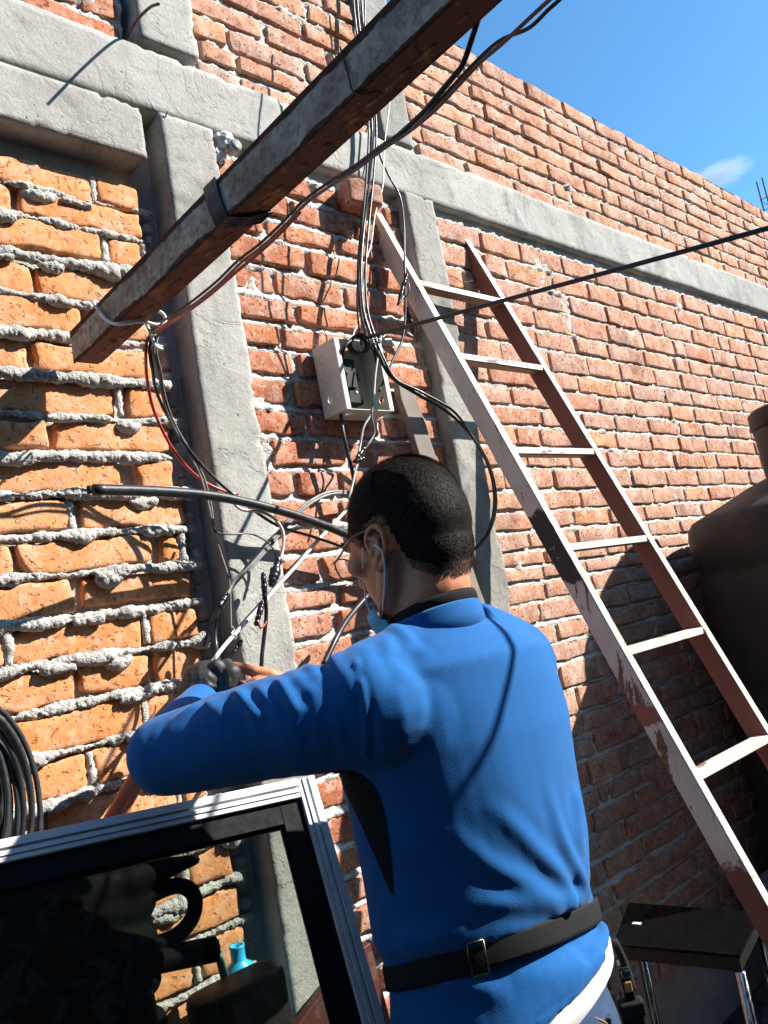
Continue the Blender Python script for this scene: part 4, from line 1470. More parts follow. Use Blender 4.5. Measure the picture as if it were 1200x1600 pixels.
for q in inn:
    q = cc + (q - cc) * 1.05
    MB().tube([(q[0], q[1], 0.0), (q[0], q[1], 0.25), (q[0], q[1], TZ - 0.039)], 0.013, 14).build('leg', M['chrome'], t, smooth=True)
MB().prism([cc + (q - cc) * 0.86 for q in (c0, c1, c2, c3)], (0, 0, -0.34), (0, 0, -0.352)).build('lower_shelf', M['table_frame'], t)
lbl = at_z(995, 1443, TZ + 0.0006)
e1 = (c1 - c0) / np.linalg.norm(c1 - c0)
e2 = np.cross(np.array([0, 0, 1.0]), e1)
tag(MB().prism([lbl + e1 * a * 0.011 + e2 * b_ * 0.006 for a, b_ in ((-1, -1), (1, -1), (1, 1), (-1, 1))], (0, 0, 0), (0, 0, 0.0012)).build('highlight_patch', plain('patch', (0.8, 0.8, 0.78), 0.6, var=0.05)), 'tiny highlight painted as a white paper lying on the dark glass table', 'patch', None, 'thing')  # small white label put in for the highlight on the glass top

# ================================================================== window leaning by the man's elbow
WR = np.array([0.964, -0.261, -0.05])
WR /= np.linalg.norm(WR)
WT = np.array([-0.159, -0.416, -0.895])
WT -= WR * (WT @ WR)
WT /= np.linalg.norm(WT)
WN = np.cross(WT, WR)
if WN[1] > 0:
    WN = -WN                                   # towards the camera side
wc = at_d(489, 1212, 1.40)                     # its top right corner
WW, WH = 0.95, (wc[2] - 0.03) / -WT[2]
t = thing('window', 'white aluminium framed window pane leaning on the wall beside the man', 'window', tuple(wc + WT * WH - WR * WW / 2))


def wp(a, b_, c_=0.0):
    """a to the left of the corner, b down, c out towards the camera"""
    return wc - WR * a + WT * b_ + WN * c_


def bar(name, a0, a1, b0, b1, c0_, c1_, m, par=t, bev=0.001):
    pts = [wp(a0, b0, c0_), wp(a1, b0, c0_), wp(a1, b1, c0_), wp(a0, b1, c0_)]
    o = MB().prism(pts, (0, 0, 0), WN * (c1_ - c0_)).build(name, m, None, bevel=bev)
    o.parent = par
    o.location = -Vector(t.location) if par is t else (0, 0, 0)
    return o


for nm, (a0, a1, b0, b1), along in (('stile', (0, 0.030, 0, WH), 'v'), ('stile', (WW - 0.030, WW, 0, WH), 'v'), ('rail', (0.0304, WW - 0.0304, 0.0, 0.031), 'h'), ('rail', (0.0304, WW - 0.0304, WH - 0.031, WH), 'h')):
    o = bar(nm, a0, a1, b0, b1, -0.030, 0.0, M['aluminium'])
    # raised ribs with a groove between them, as on the extrusion
    for k, (lo, hi, h) in enumerate(((0.0, 0.40, 0.006), (0.52, 0.74, 0.0045), (0.78, 1.0, 0.002))):
        if along == 'v':
            f_ = (lambda x: a0 + (a1 - a0) * x) if a0 < WW / 2 else (lambda x: a1 - (a1 - a0) * x)
            q = bar('rib', min(f_(lo), f_(hi)), max(f_(lo), f_(hi)), b0 + 0.001, b1 - 0.001, 0.0002, h, M['aluminium'], o, 0.0006)
        else:
            f_ = (lambda x: b0 + (b1 - b0) * x) if b0 < 0.5 else (lambda x: b1 - (b1 - b0) * x)
            q = bar('rib', a0 + 0.001, a1 - 0.001, min(f_(lo), f_(hi)), max(f_(lo), f_(hi)), 0.0002, h, M['aluminium'], o, 0.0006)
for a0, a1, b0, b1 in ((0.0305, 0.068, 0.0315, WH - 0.0315), (WW - 0.068, WW - 0.0305, 0.0315, WH - 0.0315), (0.0685, WW - 0.0685, 0.0315, 0.066), (0.0685, WW - 0.0685, WH - 0.066, WH - 0.0315)):
    bar('inner_frame', a0, a1, b0, b1, -0.028, -0.006, M['matt_black'])  # near-black band between the white frame and the pane
for a0, a1, b0, b1 in ((0.0685, 0.0730, 0.0665, WH - 0.0665), (0.0730, WW - 0.0730, 0.0665, 0.0710)):
    bar('seal', a0, a1, b0, b1, -0.020, -0.0145, M['table_frame'], bev=0.0005)


def glass_material():
    q = NT('window_glass')
    m = q.m
    nt = q.t
    out = nt.nodes['Material Output']
    tr = nt.nodes.new('ShaderNodeBsdfTransparent')
    tr.inputs[0].default_value = (0.78, 0.82, 0.78, 1)
    gl = nt.nodes.new('ShaderNodeBsdfGlossy')
    gl.inputs['Roughness'].default_value = 0.01
    fr_ = nt.nodes.new('ShaderNodeFresnel')
    fr_.inputs[0].default_value = 1.5
    mx = nt.nodes.new('ShaderNodeMixShader')
    nt.links.new(fr_.outputs[0], mx.inputs[0])
    nt.links.new(tr.outputs[0], mx.inputs[1])
    nt.links.new(gl.outputs[0], mx.inputs[2])
    df = nt.nodes.new('ShaderNodeBsdfDiffuse')
    df.inputs[0].default_value = (0.5, 0.52, 0.5, 1)
    m2 = nt.nodes.new('ShaderNodeMixShader')
    dirt = q.math('MULTIPLY', q.step(q.noise(7, 6, 0.7, stretch=(1, 1, 0.4), dist=0.8), 0.5, 0.85, 0.0, 0.005), 1.0)
    nt.links.new(dirt, m2.inputs[0])
    nt.links.new(mx.outputs[0], m2.inputs[1])
    nt.links.new(df.outputs[0], m2.inputs[2])
    nt.links.new(m2.outputs[0], out.inputs[0])
    return m


M['window_glass'] = glass_material()
bar('pane', 0.066, WW - 0.066, 0.064, WH - 0.064, -0.0235, -0.0185, M['window_glass'], bev=0)

# ---- things stored behind the pane
M['dark_vinyl'] = plain('dark_vinyl', (0.003, 0.003, 0.003), 0.7, var=0.4, scale=20, bump=0.2, spec=0.05)
t = thing('office_chair', 'black padded chair with a curved armrest, stored behind the leaning window', 'chair', (0.62, 1.38, 0))
b = MB()
for x0, y0, x1, y1, r0, r1 in ((40, 1425, 200, 1375, 0.045, 0.036), (200, 1375, 306, 1343, 0.030, 0.010), (30, 1450, 215, 1410, 0.05, 0.032), (0, 1520, 215, 1470, 0.06, 0.035), (-40, 1600, 225, 1530, 0.07, 0.03), (-60, 1660, 235, 1600, 0.07, 0.03), (-60, 1440, 40, 1425, 0.05, 0.045)):
    b.chain([at_y(x0, y0, 1.40), at_y(x1, y1, 1.415)], [r0, r1])
me = remesh(b, 0.007, 4)
link('backrest', me, M['dark_vinyl'], t)
MB().tube(spline([at_y(x, y, 1.40) for x, y in ((215, 1412), (250, 1392), (278, 1384), (298, 1392), (305, 1412), (298, 1438), (275, 1462), (235, 1478), (215, 1484))], 6), 0.0135, 14).build('armrest', M['dark_vinyl'], t, smooth=True)
MB().tube(spline([at_y(x, y, 1.395) for x, y in ((205, 1510), (250, 1500), (300, 1490), (331, 1484), (336, 1483))], 5), [0.021] * 19 + [0.019, 0.014], 14).build('armrest_pad', M['dark_vinyl'], t, smooth=True)
zc = 0.62
MB().tube([(0.6, 1.36, 0.95), (0.6, 1.3, 0.30), (0.6, 1.3, 0.06)], 0.022, 12).build('gas_post', M['black_plastic'], t)
for k in range(5):
    a = 2 * math.pi * k / 5 + 0.5
    MB().tube([(0.6, 1.3, 0.10), (0.6 + 0.13 * math.cos(a), 1.3 + 0.13 * math.sin(a), 0.05), (0.6 + 0.16 * math.cos(a), 1.3 + 0.16 * math.sin(a), 0.0)], 0.014, 8).build('leg', M['black_plastic'], t)
t = thing('tool_case', 'near black rounded tool case standing behind the window, in front of the bottle', 'case', (0.87, 1.36, 0.0))
M['tub'] = plain('case_black', (0.012, 0.009, 0.008), 0.5, var=0.4, scale=15, spec=0.3)
tc = at_y(372, 1560, 1.365)
rings = []
for sc, dz in ((0.96, -0.30), (1.0, -0.29), (1.0, 0.015), (0.985, 0.024), (0.95, 0.028), (0.80, 0.029)):
    a = np.linspace(0, 2 * math.pi, 48, endpoint=False)
    ca, sa = np.cos(a), np.sin(a)
    rings.append(np.stack([tc[0] + sc * 0.086 * np.sign(ca) * np.abs(ca) ** 0.4, tc[1] + sc * 0.040 * np.sign(sa) * np.abs(sa) ** 0.4, np.full(48, tc[2] + dz)], 1))
MB().loft(rings).build('case_body', M['tub'], t, smooth=True)
MB().box((tc[0], tc[1], (tc[2] - 0.302) / 2), (0.08, 0.036, (tc[2] - 0.302) / 2)).build('lower_case', M['tub'], t, bevel=0.006)
bc = at_y(376, 1522, 1.445)
tag(MB().lathe([(0.0, -0.20), (0.030, -0.198), (0.031, -0.18), (0.031, 0.0), (0.028, 0.012), (0.015, 0.022), (0.0135, 0.026), (0.0135, 0.046), (0.0145, 0.048), (0.0145, 0.051), (0.011, 0.051), (0.010, 0.03)], bc, 24).build('blue_bottle', plain('blue_plastic', (0.03, 0.42, 0.72), 0.35, var=0.1), smooth=True), 'bright blue plastic bottle without a cap, behind the window pane', 'bottle', None, 'thing')
gc = at_y(352, 1532, 1.43)
tag(MB().lathe([(0.0, -0.12), (0.0075, -0.119), (0.0075, 0.035), (0.0055, 0.045), (0.003, 0.052)], gc, 14, R=[(1, 0, 0.12), (0, 1, 0), (-0.12, 0, 1)]).build('green_tube', plain('green_tube', (0.07, 0.20, 0.12), 0.4, var=0.4, scale=60), smooth=True), 'slim green tube standing beside the blue bottle', 'tube', None, 'thing')
pts = [at_y(x, y, 1.425) for x, y in ((579, 1473), (553, 1491), (508, 1545), (462, 1606), (440, 1690))]
low = [np.array([p_[0], 1.425, 0.0]) for p_ in (pts[-1], at_y(640, 1690, 1.425))]
poly = pts + low + [at_y(612, 1600, 1.425), at_y(581, 1482, 1.425)]
tag(MB().prism(poly, (0, 0, 0), (0, 0.02, 0)).build('rusty_sheet', rusty('panel_brown', (0.085, 0.022, 0.016), (0.12, 0.05, 0.03), (0.05, 0.02, 0.015), 0.15, 0.5), bevel=0.002), 'dark red brown steel sheet leaning on the wall behind the window\'s right stile', 'steel sheet', None, 'thing')
tag(MB().tube(spline([at_y(x, y, Y) for x, y, Y in ((262, 1140, 1.46), (238, 1175, 1.45), (215, 1215, 1.44), (188, 1262, 1.43), (150, 1330, 1.43), (118, 1400, 1.43))], 6), 0.017, 16).build('orange_pipe', plain('orange_pipe', (0.42, 0.09, 0.025), 0.45, var=0.15)), 'orange plastic pipe slanting down behind the man\'s elbow', 'pipe', None, 'thing')
for o in bpy.data.objects:
    if o.name == 'orange_pipe':
        for p_ in o.data.polygons:
            p_.use_smooth = True

# ================================================================== coil of cable at the left
b = MB()
M['coil'] = plain('coil', (0.03, 0.034, 0.038), 0.36, var=0.3, scale=40)
for k in range(10):
    cx_ = -48 + RNG.normal(0, 7)
    sx_, sy_ = 56 + 5.2 * k + RNG.normal(0, 2), 118 + 6 * k + RNG.normal(0, 8)
    cy_ = 1268 + RNG.normal(0, 8)
    ph = RNG.normal(0, 0.05)
    q0 = np.linspace(0, 2 * math.pi, 56, endpoint=False)
    Yk = 1.445 - 0.008 * (k % 4) - 0.004 * RNG.random()
    pts = [at_y(cx_ + sx_ * math.cos(q), cy_ + sy_ * math.sin(q + ph), Yk + 0.008 * math.sin(2 * q + k)) for q in q0]
    b.tube(pts, 0.0047, 10, closed=True)
tag(b.build('cable_coil', M['coil'], smooth=True), 'thick coil of black cable hanging on the orange bricks at the left edge', 'cable coil', None, 'thing')

# ================================================================== the man
CX, CY = 0.916, 0.879
man = thing('person', 'man in blue long sleeved shirt and black belt working at the wall', 'person', (CX, CY, 0))


def ring(z, a, b, dx=0.0, dy=0.0, n=48, p=2.05, th=-0.12, tilt=0.0, ty=0.0):
    q = np.linspace(0, 2 * math.pi, n, endpoint=False)
    c, s = np.cos(q), np.sin(q)
    x = a * np.sign(c) * np.abs(c) ** (2 / p)
    y = b * np.sign(s) * np.abs(s) ** (2 / p)
    ct, st_ = math.cos(th), math.sin(th)
    return np.stack([CX + dx + x * ct - y * st_, CY + dy + x * st_ + y * ct, z + tilt * x + ty * y], 1)


def img(p, dx=0.0, dy=0.0, dz=0.0):
    """offset a point by metres to the right, down and away as the camera sees it"""
    return np.array(p) + MC[:, 0] * dx + MC[:, 1] * dy + MC[:, 2] * dz


def fabric(name, base, weave=900, var=0.12, rough=0.85, sheen=0.25):
    q = NT(name).obj_coords()
    w = q.vor(weave)
    c = q.mix(q.step(w, 0.1, 0.7, 0, 0.35), base, tuple(x * 0.55 for x in base))
    c = q.mix(q.step(q.noise(6, 4, 0.6), 0.3, 0.7, 0, var), c, tuple(min(1, x * 1.35) for x in base))
    q.color(c).set(Roughness=rough, Specular_IOR_Level=0.2, Sheen_Weight=sheen, Sheen_Roughness=0.5)
    q.bump(w, 0.3, 0.0006)
    return q.m


M['shirt'] = fabric('shirt', (0.006, 0.10, 0.315), 620, sheen=0.08)
M['black_fabric'] = fabric('black_fabric', (0.010, 0.010, 0.011), 420, sheen=0)
M['webbing'] = fabric('webbing', (0.016, 0.016, 0.017), 500, sheen=0)
M['white_cotton'] = fabric('white_cotton', (0.72, 0.72, 0.74), 700)


def denim():
    q = NT('denim').obj_coords()
    c = q.mix(q.step(q.noise(400, 3, 0.6, stretch=(1, 1, 3)), 0.35, 0.65), (0.006, 0.022, 0.062), (0.013, 0.038, 0.095))
    c = q.mix(q.step(q.noise(8, 4, 0.6), 0.45, 0.75, 0, 0.35), c, (0.025, 0.065, 0.15))
    q.color(c).set(Roughness=0.85)
    q.bump(q.noise(420, 3, 0.6), 0.4, 0.0008)
    return q.m


M['denim'] = denim()


def skin_material(name, base, red):
    q = NT(name).obj_coords()
    c = q.mix(q.step(q.noise(14, 4, 0.6), 0.3, 0.7), base, red)
    c = q.mix(q.step(q.noise(160, 3, 0.6), 0.45, 0.75, 0, 0.35), c, tuple(x * 0.6 for x in base))
    q.color(c).set(Roughness=0.5, Specular_IOR_Level=0.4, Subsurface_Weight=0.12, Subsurface_Radius=(1.0, 0.35, 0.2), Subsurface_Scale=0.006)
    q.bump(q.noise(220, 4, 0.65), 0.25, 0.0008)
    return q.m


M['skin'] = skin_material('skin', (0.50, 0.225, 0.115), (0.52, 0.20, 0.105))

# ---- head, neck: one continuous surface -----------------------------------
HC = at_d(632, 828, 1.285)
yaw, pitch = math.radians(3), math.radians(15)
HF = np.array([-math.sin(yaw) * math.cos(pitch), math.cos(yaw) * math.cos(pitch), -math.sin(pitch)])   # face
HR = np.array([math.cos(yaw), math.sin(yaw), 0.0])                                                   # his right
HU = np.cross(HR, HF)
HU /= np.linalg.norm(HU)
HB = [HR, HF, HU]


def hp(x, y, z):
    return HC + (HR * x + HF * y + HU * z) * 1.06


b = MB()
b.ball(hp(0, -0.012, 0.018), (0.0765, 0.096, 0.086), R=HB, seg=32, rings=20)
b.ball(hp(0, -0.030, -0.022), (0.066, 0.068, 0.070), R=HB, seg=28, rings=18)
b.ball(hp(0, -0.030, -0.055), (0.058, 0.058, 0.060), R=HB, seg=28, rings=18)
b.ball(hp(0, 0.022, -0.005), (0.070, 0.075, 0.082), R=HB, seg=28, rings=18)
b.ball(hp(0, 0.034, -0.056), (0.061, 0.062, 0.070), R=HB, seg=24, rings=16)
b.ball(hp(0, 0.054, -0.104), (0.044, 0.042, 0.032), R=HB, seg=20, rings=14)
b.ball(hp(0, -0.040, -0.046), (0.061, 0.058, 0.052), R=HB, seg=24, rings=16)
for sgn in (-1, 1):
    b.chain([hp(sgn * 0.061, 0.0, -0.050), hp(sgn * 0.053, 0.03, -0.096), hp(sgn * 0.02, 0.070, -0.118)], [0.019, 0.020, 0.020])
    b.ball(hp(sgn * 0.050, 0.062, -0.025), (0.022, 0.022, 0.02), R=HB)
    b.ball(hp(sgn * 0.033, 0.078, 0.012), (0.026, 0.014, 0.009), R=HB)
b.chain([hp(0, 0.086, 0.008), hp(0, 0.104, -0.022), hp(0, 0.112, -0.034)], [0.010, 0.012, 0.013])
for sgn in (-1, 1):
    b.ball(hp(sgn * 0.014, 0.098, -0.036), 0.009)
b.ball(hp(0, 0.090, -0.062), (0.024, 0.010, 0.006), R=HB)
b.ball(hp(0, 0.088, -0.073), (0.021, 0.011, 0.007), R=HB)
nk = np.array([CX - 0.012, CY + 0.000, 1.445])
b.chain([hp(0, -0.030, -0.035), hp(0, -0.034, -0.075) * 0.6 + nk * 0.4, nk + np.array([0, 0.004, 0.01]), nk + np.array([0, 0, -0.06])], [0.058, 0.056, 0.057, 0.068])
b.ball(hp(0, -0.036, -0.004), (0.071, 0.074, 0.078), R=HB, seg=28, rings=18)
head = remesh(b, 0.0036, 14)
ho = link('head', head, M['skin'], man)
HT = tree_of(head)
for sgn in (-1, 1):
    # ear: a shell with a folded rim, its own surface against the head
    eb = MB()
    ec = hp(sgn * 0.0755, -0.004, -0.030)
    oax, fax, uax = HR * sgn * 0.93 - HF * 0.36, HF * 0.93 + HR * sgn * 0.36, HU
    uax = HU * 0.97 - HF * 0.2

    def ep(f, u, o):
        return ec + fax * f + uax * u + oax * o
    rim = [ep(0.012, 0.004, 0.002), ep(0.012, 0.020, 0.006), ep(0.002, 0.031, 0.010), ep(-0.012, 0.029, 0.014), ep(-0.020, 0.014, 0.016), ep(-0.019, -0.004, 0.014), ep(-0.011, -0.020, 0.009), ep(0.000, -0.029, 0.005), ep(0.007, -0.026, 0.003), ep(0.009, -0.015, 0.002)]
    rs = spline(rim, 5)
    eb.chain(list(rs), [0.0042] * len(rs), 0.5)
    eb.ball(ep(-0.004, 0.004, 0.004), (0.013, 0.024, 0.0045), R=[fax, uax, oax], seg=20, rings=12)
    eb.chain([ep(0.004, 0.018, 0.009), ep(-0.008, 0.012, 0.012), ep(-0.008, -0.006, 0.011), ep(0.002, -0.014, 0.006)], [0.003, 0.0034, 0.0034, 0.003], 0.5)
    eb.ball(ep(0.004, -0.022, 0.004), (0.009, 0.009, 0.005), R=[fax, uax, oax])
    eb.ball(ep(0.008, -0.002, 0.005), (0.005, 0.007, 0.004), R=[fax, uax, oax])
    em = remesh(eb, 0.0018, 4)
    e = link('ear', em, M['skin'], None)
    e.parent = ho
    EARM = em if sgn < 0 else EARM
    # eyes behind the glasses
    eye = MB().ball(hp(sgn * 0.032, 0.080, -0.004), 0.0115, seg=16, rings=10).build('eye', plain('eye_white', (0.75, 0.72, 0.68), 0.2, var=0.05) if sgn < 0 else bpy.data.materials['eye_white'], None, smooth=True)
    eye.parent = ho
    ir = MB().ball(hp(sgn * 0.032, 0.0865, -0.005), (0.0055, 0.006, 0.0055), R=HB, seg=12, rings=8).build('iris', plain('iris', (0.03, 0.015, 0.008), 0.15) if sgn < 0 else bpy.data.materials['iris'], None, smooth=True)
    ir.parent = ho
    bw = MB().tube(spline([hp(sgn * 0.014, 0.094, 0.018), hp(sgn * 0.032, 0.093, 0.024), hp(sgn * 0.052, 0.080, 0.018)], 6), [0.003] * 12 + [0.001], 6).build('eyebrow', M['black_plastic'], None, smooth=True)
    bw.parent = ho

# ---- hair: a close cap and several thousand short strands -----------------
hv = mverts(head)
hn = mnormals(head)
loc = (hv - HC) @ np.array(HB).T / 1.05
lx, ly, lz = loc[:, 0], loc[:, 1], loc[:, 2]


def hairline(lx, ly, lz):
    """> 0 where the head is hairy (head axes: right, face, up)"""
    front = 0.090 - ly - 0.55 * np.clip(0.045 - lz, 0, 1) * 1.9       # forehead and temple line
    nape = lz + 0.104 + 0.25 * np.clip(ly + 0.05, -0.1, 0.2) - 0.10 * np.abs(lx)
    ear_ = ((ly + 0.004) / 0.026) ** 2 + ((lz + 0.032) / 0.040) ** 2
    behind = np.where(ly > -0.030, lz - (0.000 - 0.9 * np.clip(ly - 0.012, 0, 0.02)) , 0.02)   # over the ear; a sideburn in front of it
    side = np.where((ly > 0.014) & (ly < 0.030), lz + 0.030, behind)
    return np.minimum(np.minimum(front, nape), np.where(np.abs(lx) > 0.045, side, 0.05))


hl = hairline(lx, ly, lz) + 0.004 * fbm(hv, 120, 2, 3)
mask = hl > 0.012
soft = hl > -0.003
sfaces = [tuple(p.vertices) for p in head.polygons if all(soft[i] for i in p.vertices)]
faces = [tuple(p.vertices) for p in head.polygons if all(mask[i] for i in p.vertices)]
used = sorted({i for f in faces for i in f})
re = {i: k for k, i in enumerate(used)}
thick = 0.0045 * np.clip((hl - 0.012) / 0.05, 0.0, 1) + 0.0003
capv = hv + hn * thick[:, None]
M['hair_cap'] = plain('hair_cap', (0.012, 0.009, 0.007), 0.9, var=0.4, scale=120, bump=0.6, bscale=260, spec=0.08)
hair = link('hair', new_mesh('hair', capv[used], [tuple(re[i] for i in f) for f in faces]), M['hair_cap'], man)
q = NT('hair_strand')
q.color(q.ramp(q.noise(700, 1, 0.5), [(0.3, (0.010, 0.007, 0.005)), (0.7, (0.036, 0.024, 0.0175))])).set(Roughness=0.68, Specular_IOR_Level=0.22)
M['hair_strand'] = q.m
tri = np.array([f[:3] for f in sfaces] + [(f[0], f[2], f[3]) for f in sfaces if len(f) == 4])
NS = 52000
pick = RNG.integers(0, len(tri), NS)
w = RNG.random((NS, 2))
w[w.sum(1) > 1] = 1 - w[w.sum(1) > 1]
A, B_, C_ = hv[tri[pick, 0]], hv[tri[pick, 1]], hv[tri[pick, 2]]
root = A + (B_ - A) * w[:, :1] + (C_ - A) * w[:, 1:]
nrm = hn[tri[pick, 0]]
rl = (root - HC) @ np.array(HB).T / 1.05
depth_ = np.clip(hairline(rl[:, 0], rl[:, 1], rl[:, 2]) / 0.06, 0.03, 1)
# hair lies down and back from a whorl at the crown
crown = hp(0.01, -0.055, 0.09)
away = root - crown
flow = away - nrm * np.sum(away * nrm, 1)[:, None]
flow /= np.linalg.norm(flow, axis=1)[:, None] + 1e-6
fw = np.clip(rl[:, 1] / 0.06, 0, 1)[:, None]
flow = flow * (1 - 0.2 * fw) + RNG.normal(0, 0.33, (NS, 3))
flow -= nrm * np.sum(flow * nrm, 1)[:, None]
flow /= np.linalg.norm(flow, axis=1)[:, None] + 1e-6
Ln = 0.72 * (0.005 + 0.014 * depth_ * np.clip(0.45 + rl[:, 2] / 0.10, 0.15, 1.1)) * RNG.uniform(0.7, 1.2, NS)
lift = (0.55 + 0.25 * np.clip(rl[:, 2] / 0.09, 0, 1))
sd = np.cross(flow, nrm)
wd = 0.00034
s0 = root + nrm * 0.002
s1 = s0 + (flow * 0.5 + nrm * lift[:, None] * 0.8) * Ln[:, None] * 0.55
s2 = s1 + (flow * 0.9 + nrm * lift[:, None] * 0.25) * Ln[:, None] * 0.6
V = np.stack([s0 - sd * wd, s0 + sd * wd, s1 + sd * wd * 0.8, s1 - sd * wd * 0.8, s2], 1).reshape(-1, 3)
k5 = (np.arange(NS) * 5)[:, None]
F4 = (k5 + np.array([[0, 1, 2, 3]])).tolist()
F3 = (k5 + np.array([[3, 2, 4]])).tolist()
me = bpy.data.meshes.new('hair_strands')
me.from_pydata(V.tolist(), [], F4 + F3)
me.update()
so = link('hair_strands', me, M['hair_strand'], None)
so.parent = hair
so['kind'] = 'stuff'

# ---- glasses and the mask pulled under the chin ----------------------------
M['frame_black'] = plain('frame_black', (0.012, 0.011, 0.011), 0.3, var=0.2)
q = NT('lens')
q.color((0.9, 0.92, 0.92)).set(Roughness=0.02, Transmission_Weight=1.0, IOR=1.12)
M['lens'] = q.m
gl = MB()
for sgn in (-1, 1):
    cen = hp(sgn * 0.034, 0.108, -0.012)
    a1 = HR * 0.97 - HF * sgn * 0.22
    pts = [cen + a1 * 0.027 * math.copysign(abs(math.cos(q)) ** 0.8, math.cos(q)) + HU * 0.019 * math.copysign(abs(math.sin(q)) ** 0.8, math.sin(q)) for q in np.linspace(0, 2 * math.pi, 28, endpoint=False)]
    gl.tube(pts, 0.0013, 6, closed=True)
    hinge = cen + a1 * sgn * 0.029 + HU * 0.010
    gl.tube(spline([hinge, hinge - HF * 0.02 + HR * sgn * 0.006, hp(sgn * 0.0815, 0.03, 0.004), hp(sgn * 0.0835, -0.002, 0.000), hp(sgn * 0.081, -0.020, -0.012), hp(sgn * 0.077, -0.028, -0.03)], 6), 0.0016, 6)
    ln = MB().loft([np.array(pts) + HF * 0.0006, np.array(pts) - HF * 0.0006]).build('lens', M['lens'], None)
    ln.parent = None
    ln['tmp'] = 1
gl.tube(spline([hp(-0.009, 0.112, -0.008), hp(0, 0.117, -0.004), hp(0.009, 0.112, -0.008)], 5), 0.0013, 6)
go = gl.build('glasses', M['frame_black'], man, smooth=True)
for o in list(bpy.data.objects):
    if o.get('tmp'):
        o.parent = go
        del o['tmp']
M['mask_blue'] = fabric('mask_blue', (0.12, 0.42, 0.66), 700, sheen=0)
mk = []
for i, u in enumerate(np.linspace(-1, 1, 25)):
    row = []
    for v_ in np.linspace(0, 1, 9):
        a = u * 1.32
        p = hp(0.068 * math.sin(a), 0.012 + 0.086 * math.cos(a) - 0.018 * v_, -0.092 - 0.052 * v_ - 0.006 * math.sin(v_ * 9))
        r_ = HT.find_nearest(Vector(p))
        n_ = np.array(r_[1])
        p = img(np.array(r_[0]) * 0.35 + p * 0.65 + n_ * 0.004, -0.006, 0.010, 0.0)
        row.append(p)
    mk.append(row)
mv = [p for r_ in mk for p in r_]
mf = [(i * 9 + j, i * 9 + j + 1, (i + 1) * 9 + j + 1, (i + 1) * 9 + j) for i in range(24) for j in range(8)]
mo = link('face_mask', new_mesh('face_mask', mv, mf), M['mask_blue'], man)
so_ = mo.modifiers.new('s', 'SOLIDIFY')
so_.thickness = 0.0016
ET = tree_of(EARM)
M['elastic'] = plain('elastic', (0.78, 0.77, 0.76), 0.7, var=0.1)


def face_pt(x, y, off=0.0016):
    d = Vector(ray(x, y)).normalized()
    best = None
    for T in (HT, ET):
        h, n_, _, dist = T.ray_cast(Vector(EYE), d)
        if h is not None and (best is None or dist < best[2]):
            best = (h, n_, dist)
    if best is None:
        h, n_, _, _ = HT.find_nearest(Vector(EYE) + d * 1.22)
        best = (h, n_, 0)
    return np.array(best[0] - d * off * 1.5)


cornerL = np.array(mk[0][1])
cornerL2 = np.array(mk[0][7])
def dep(p):
    return float((np.array(p) - EYE) @ MC[:, 2])




def strand(px):
    """an elastic lying on the ear and cheek, then hanging free to the mask"""
    out, d_last = [], 1.25
    for x, y in px:
        d = Vector(ray(x, y)).normalized()
        hit = [h for h in (T_.ray_cast(Vector(EYE), d)[0] for T_ in (HT, ET)) if h is not None]
        if hit:
            d_last = min(dep(h) for h in hit) - 0.0035
        out.append(at_d(x, y, d_last))
    return spline(out, 6)


l1 = strand([(568, 857), (567, 885), (569, 915), (573, 942), (580, 962)])
l2 = strand([(585, 851), (597, 862), (601, 885), (601, 915), (599, 942), (598, 964)])
eo = MB().tube(l1, 0.0014, 6).build('ear_loop', M['elastic'], None, smooth=True)
eo.parent = mo
eo = MB().tube(l2, 0.0014, 6).build('ear_loop', M['elastic'], None, smooth=True)
eo.parent = mo

# ---- shirt: torso and both sleeves, one surface ---------------------------
SL = at_d(558, 1078, 1.115)        # left shoulder joint
SR = np.array([CX + 0.150, CY - 0.020, 1.372])
EL_ = at_d(260, 1180, 1.165)
WRL = at_d(312, 1102, 1.42)
ER = np.array([1.10, 1.10, 1.15])
WRR = at_d(470, 1085, 1.47)
b = MB()
tors = [ring(0.886, 0.186, 0.150, 0.003, 0.0, tilt=0.27, ty=-0.30), ring(0.904, 0.184, 0.148, 0.003, tilt=0.22, ty=-0.30), ring(0.930, 0.174, 0.138, tilt=0.09, ty=-0.29), ring(0.952, 0.165, 0.128, tilt=-0.12, ty=-0.29), ring(0.970, 0.164, 0.126, tilt=-0.13, ty=-0.29), ring(0.992, 0.167, 0.130, tilt=-0.13, ty=-0.26), ring(1.03, 0.176, 0.139), ring(1.10, 0.180, 0.142), ring(1.20, 0.186, 0.142), ring(1.28, 0.197, 0.140, 0, -0.002), ring(1.34, 0.192, 0.130, 0, -0.004), ring(1.385, 0.180, 0.117, 0, -0.010), ring(1.408, 0.148, 0.098, 0, -0.010), ring(1.426, 0.112, 0.083, -0.003, -0.006), ring(1.440, 0.080, 0.072, -0.006, -0.004)]
b.loft(tors)

b.ball(SL + np.array([0.01, 0, -0.015]), (0.070, 0.072, 0.074), seg=24, rings=16)
b.ball(SR + np.array([0.0, 0, -0.02]), (0.064, 0.070, 0.074), seg=24, rings=16)
b.ball((CX - 0.088, CY - 0.056, 1.30), (0.075, 0.058, 0.11), seg=24, rings=16)
b.ball((CX + 0.070, CY - 0.075, 1.30), (0.085, 0.055, 0.11), seg=24, rings=16)
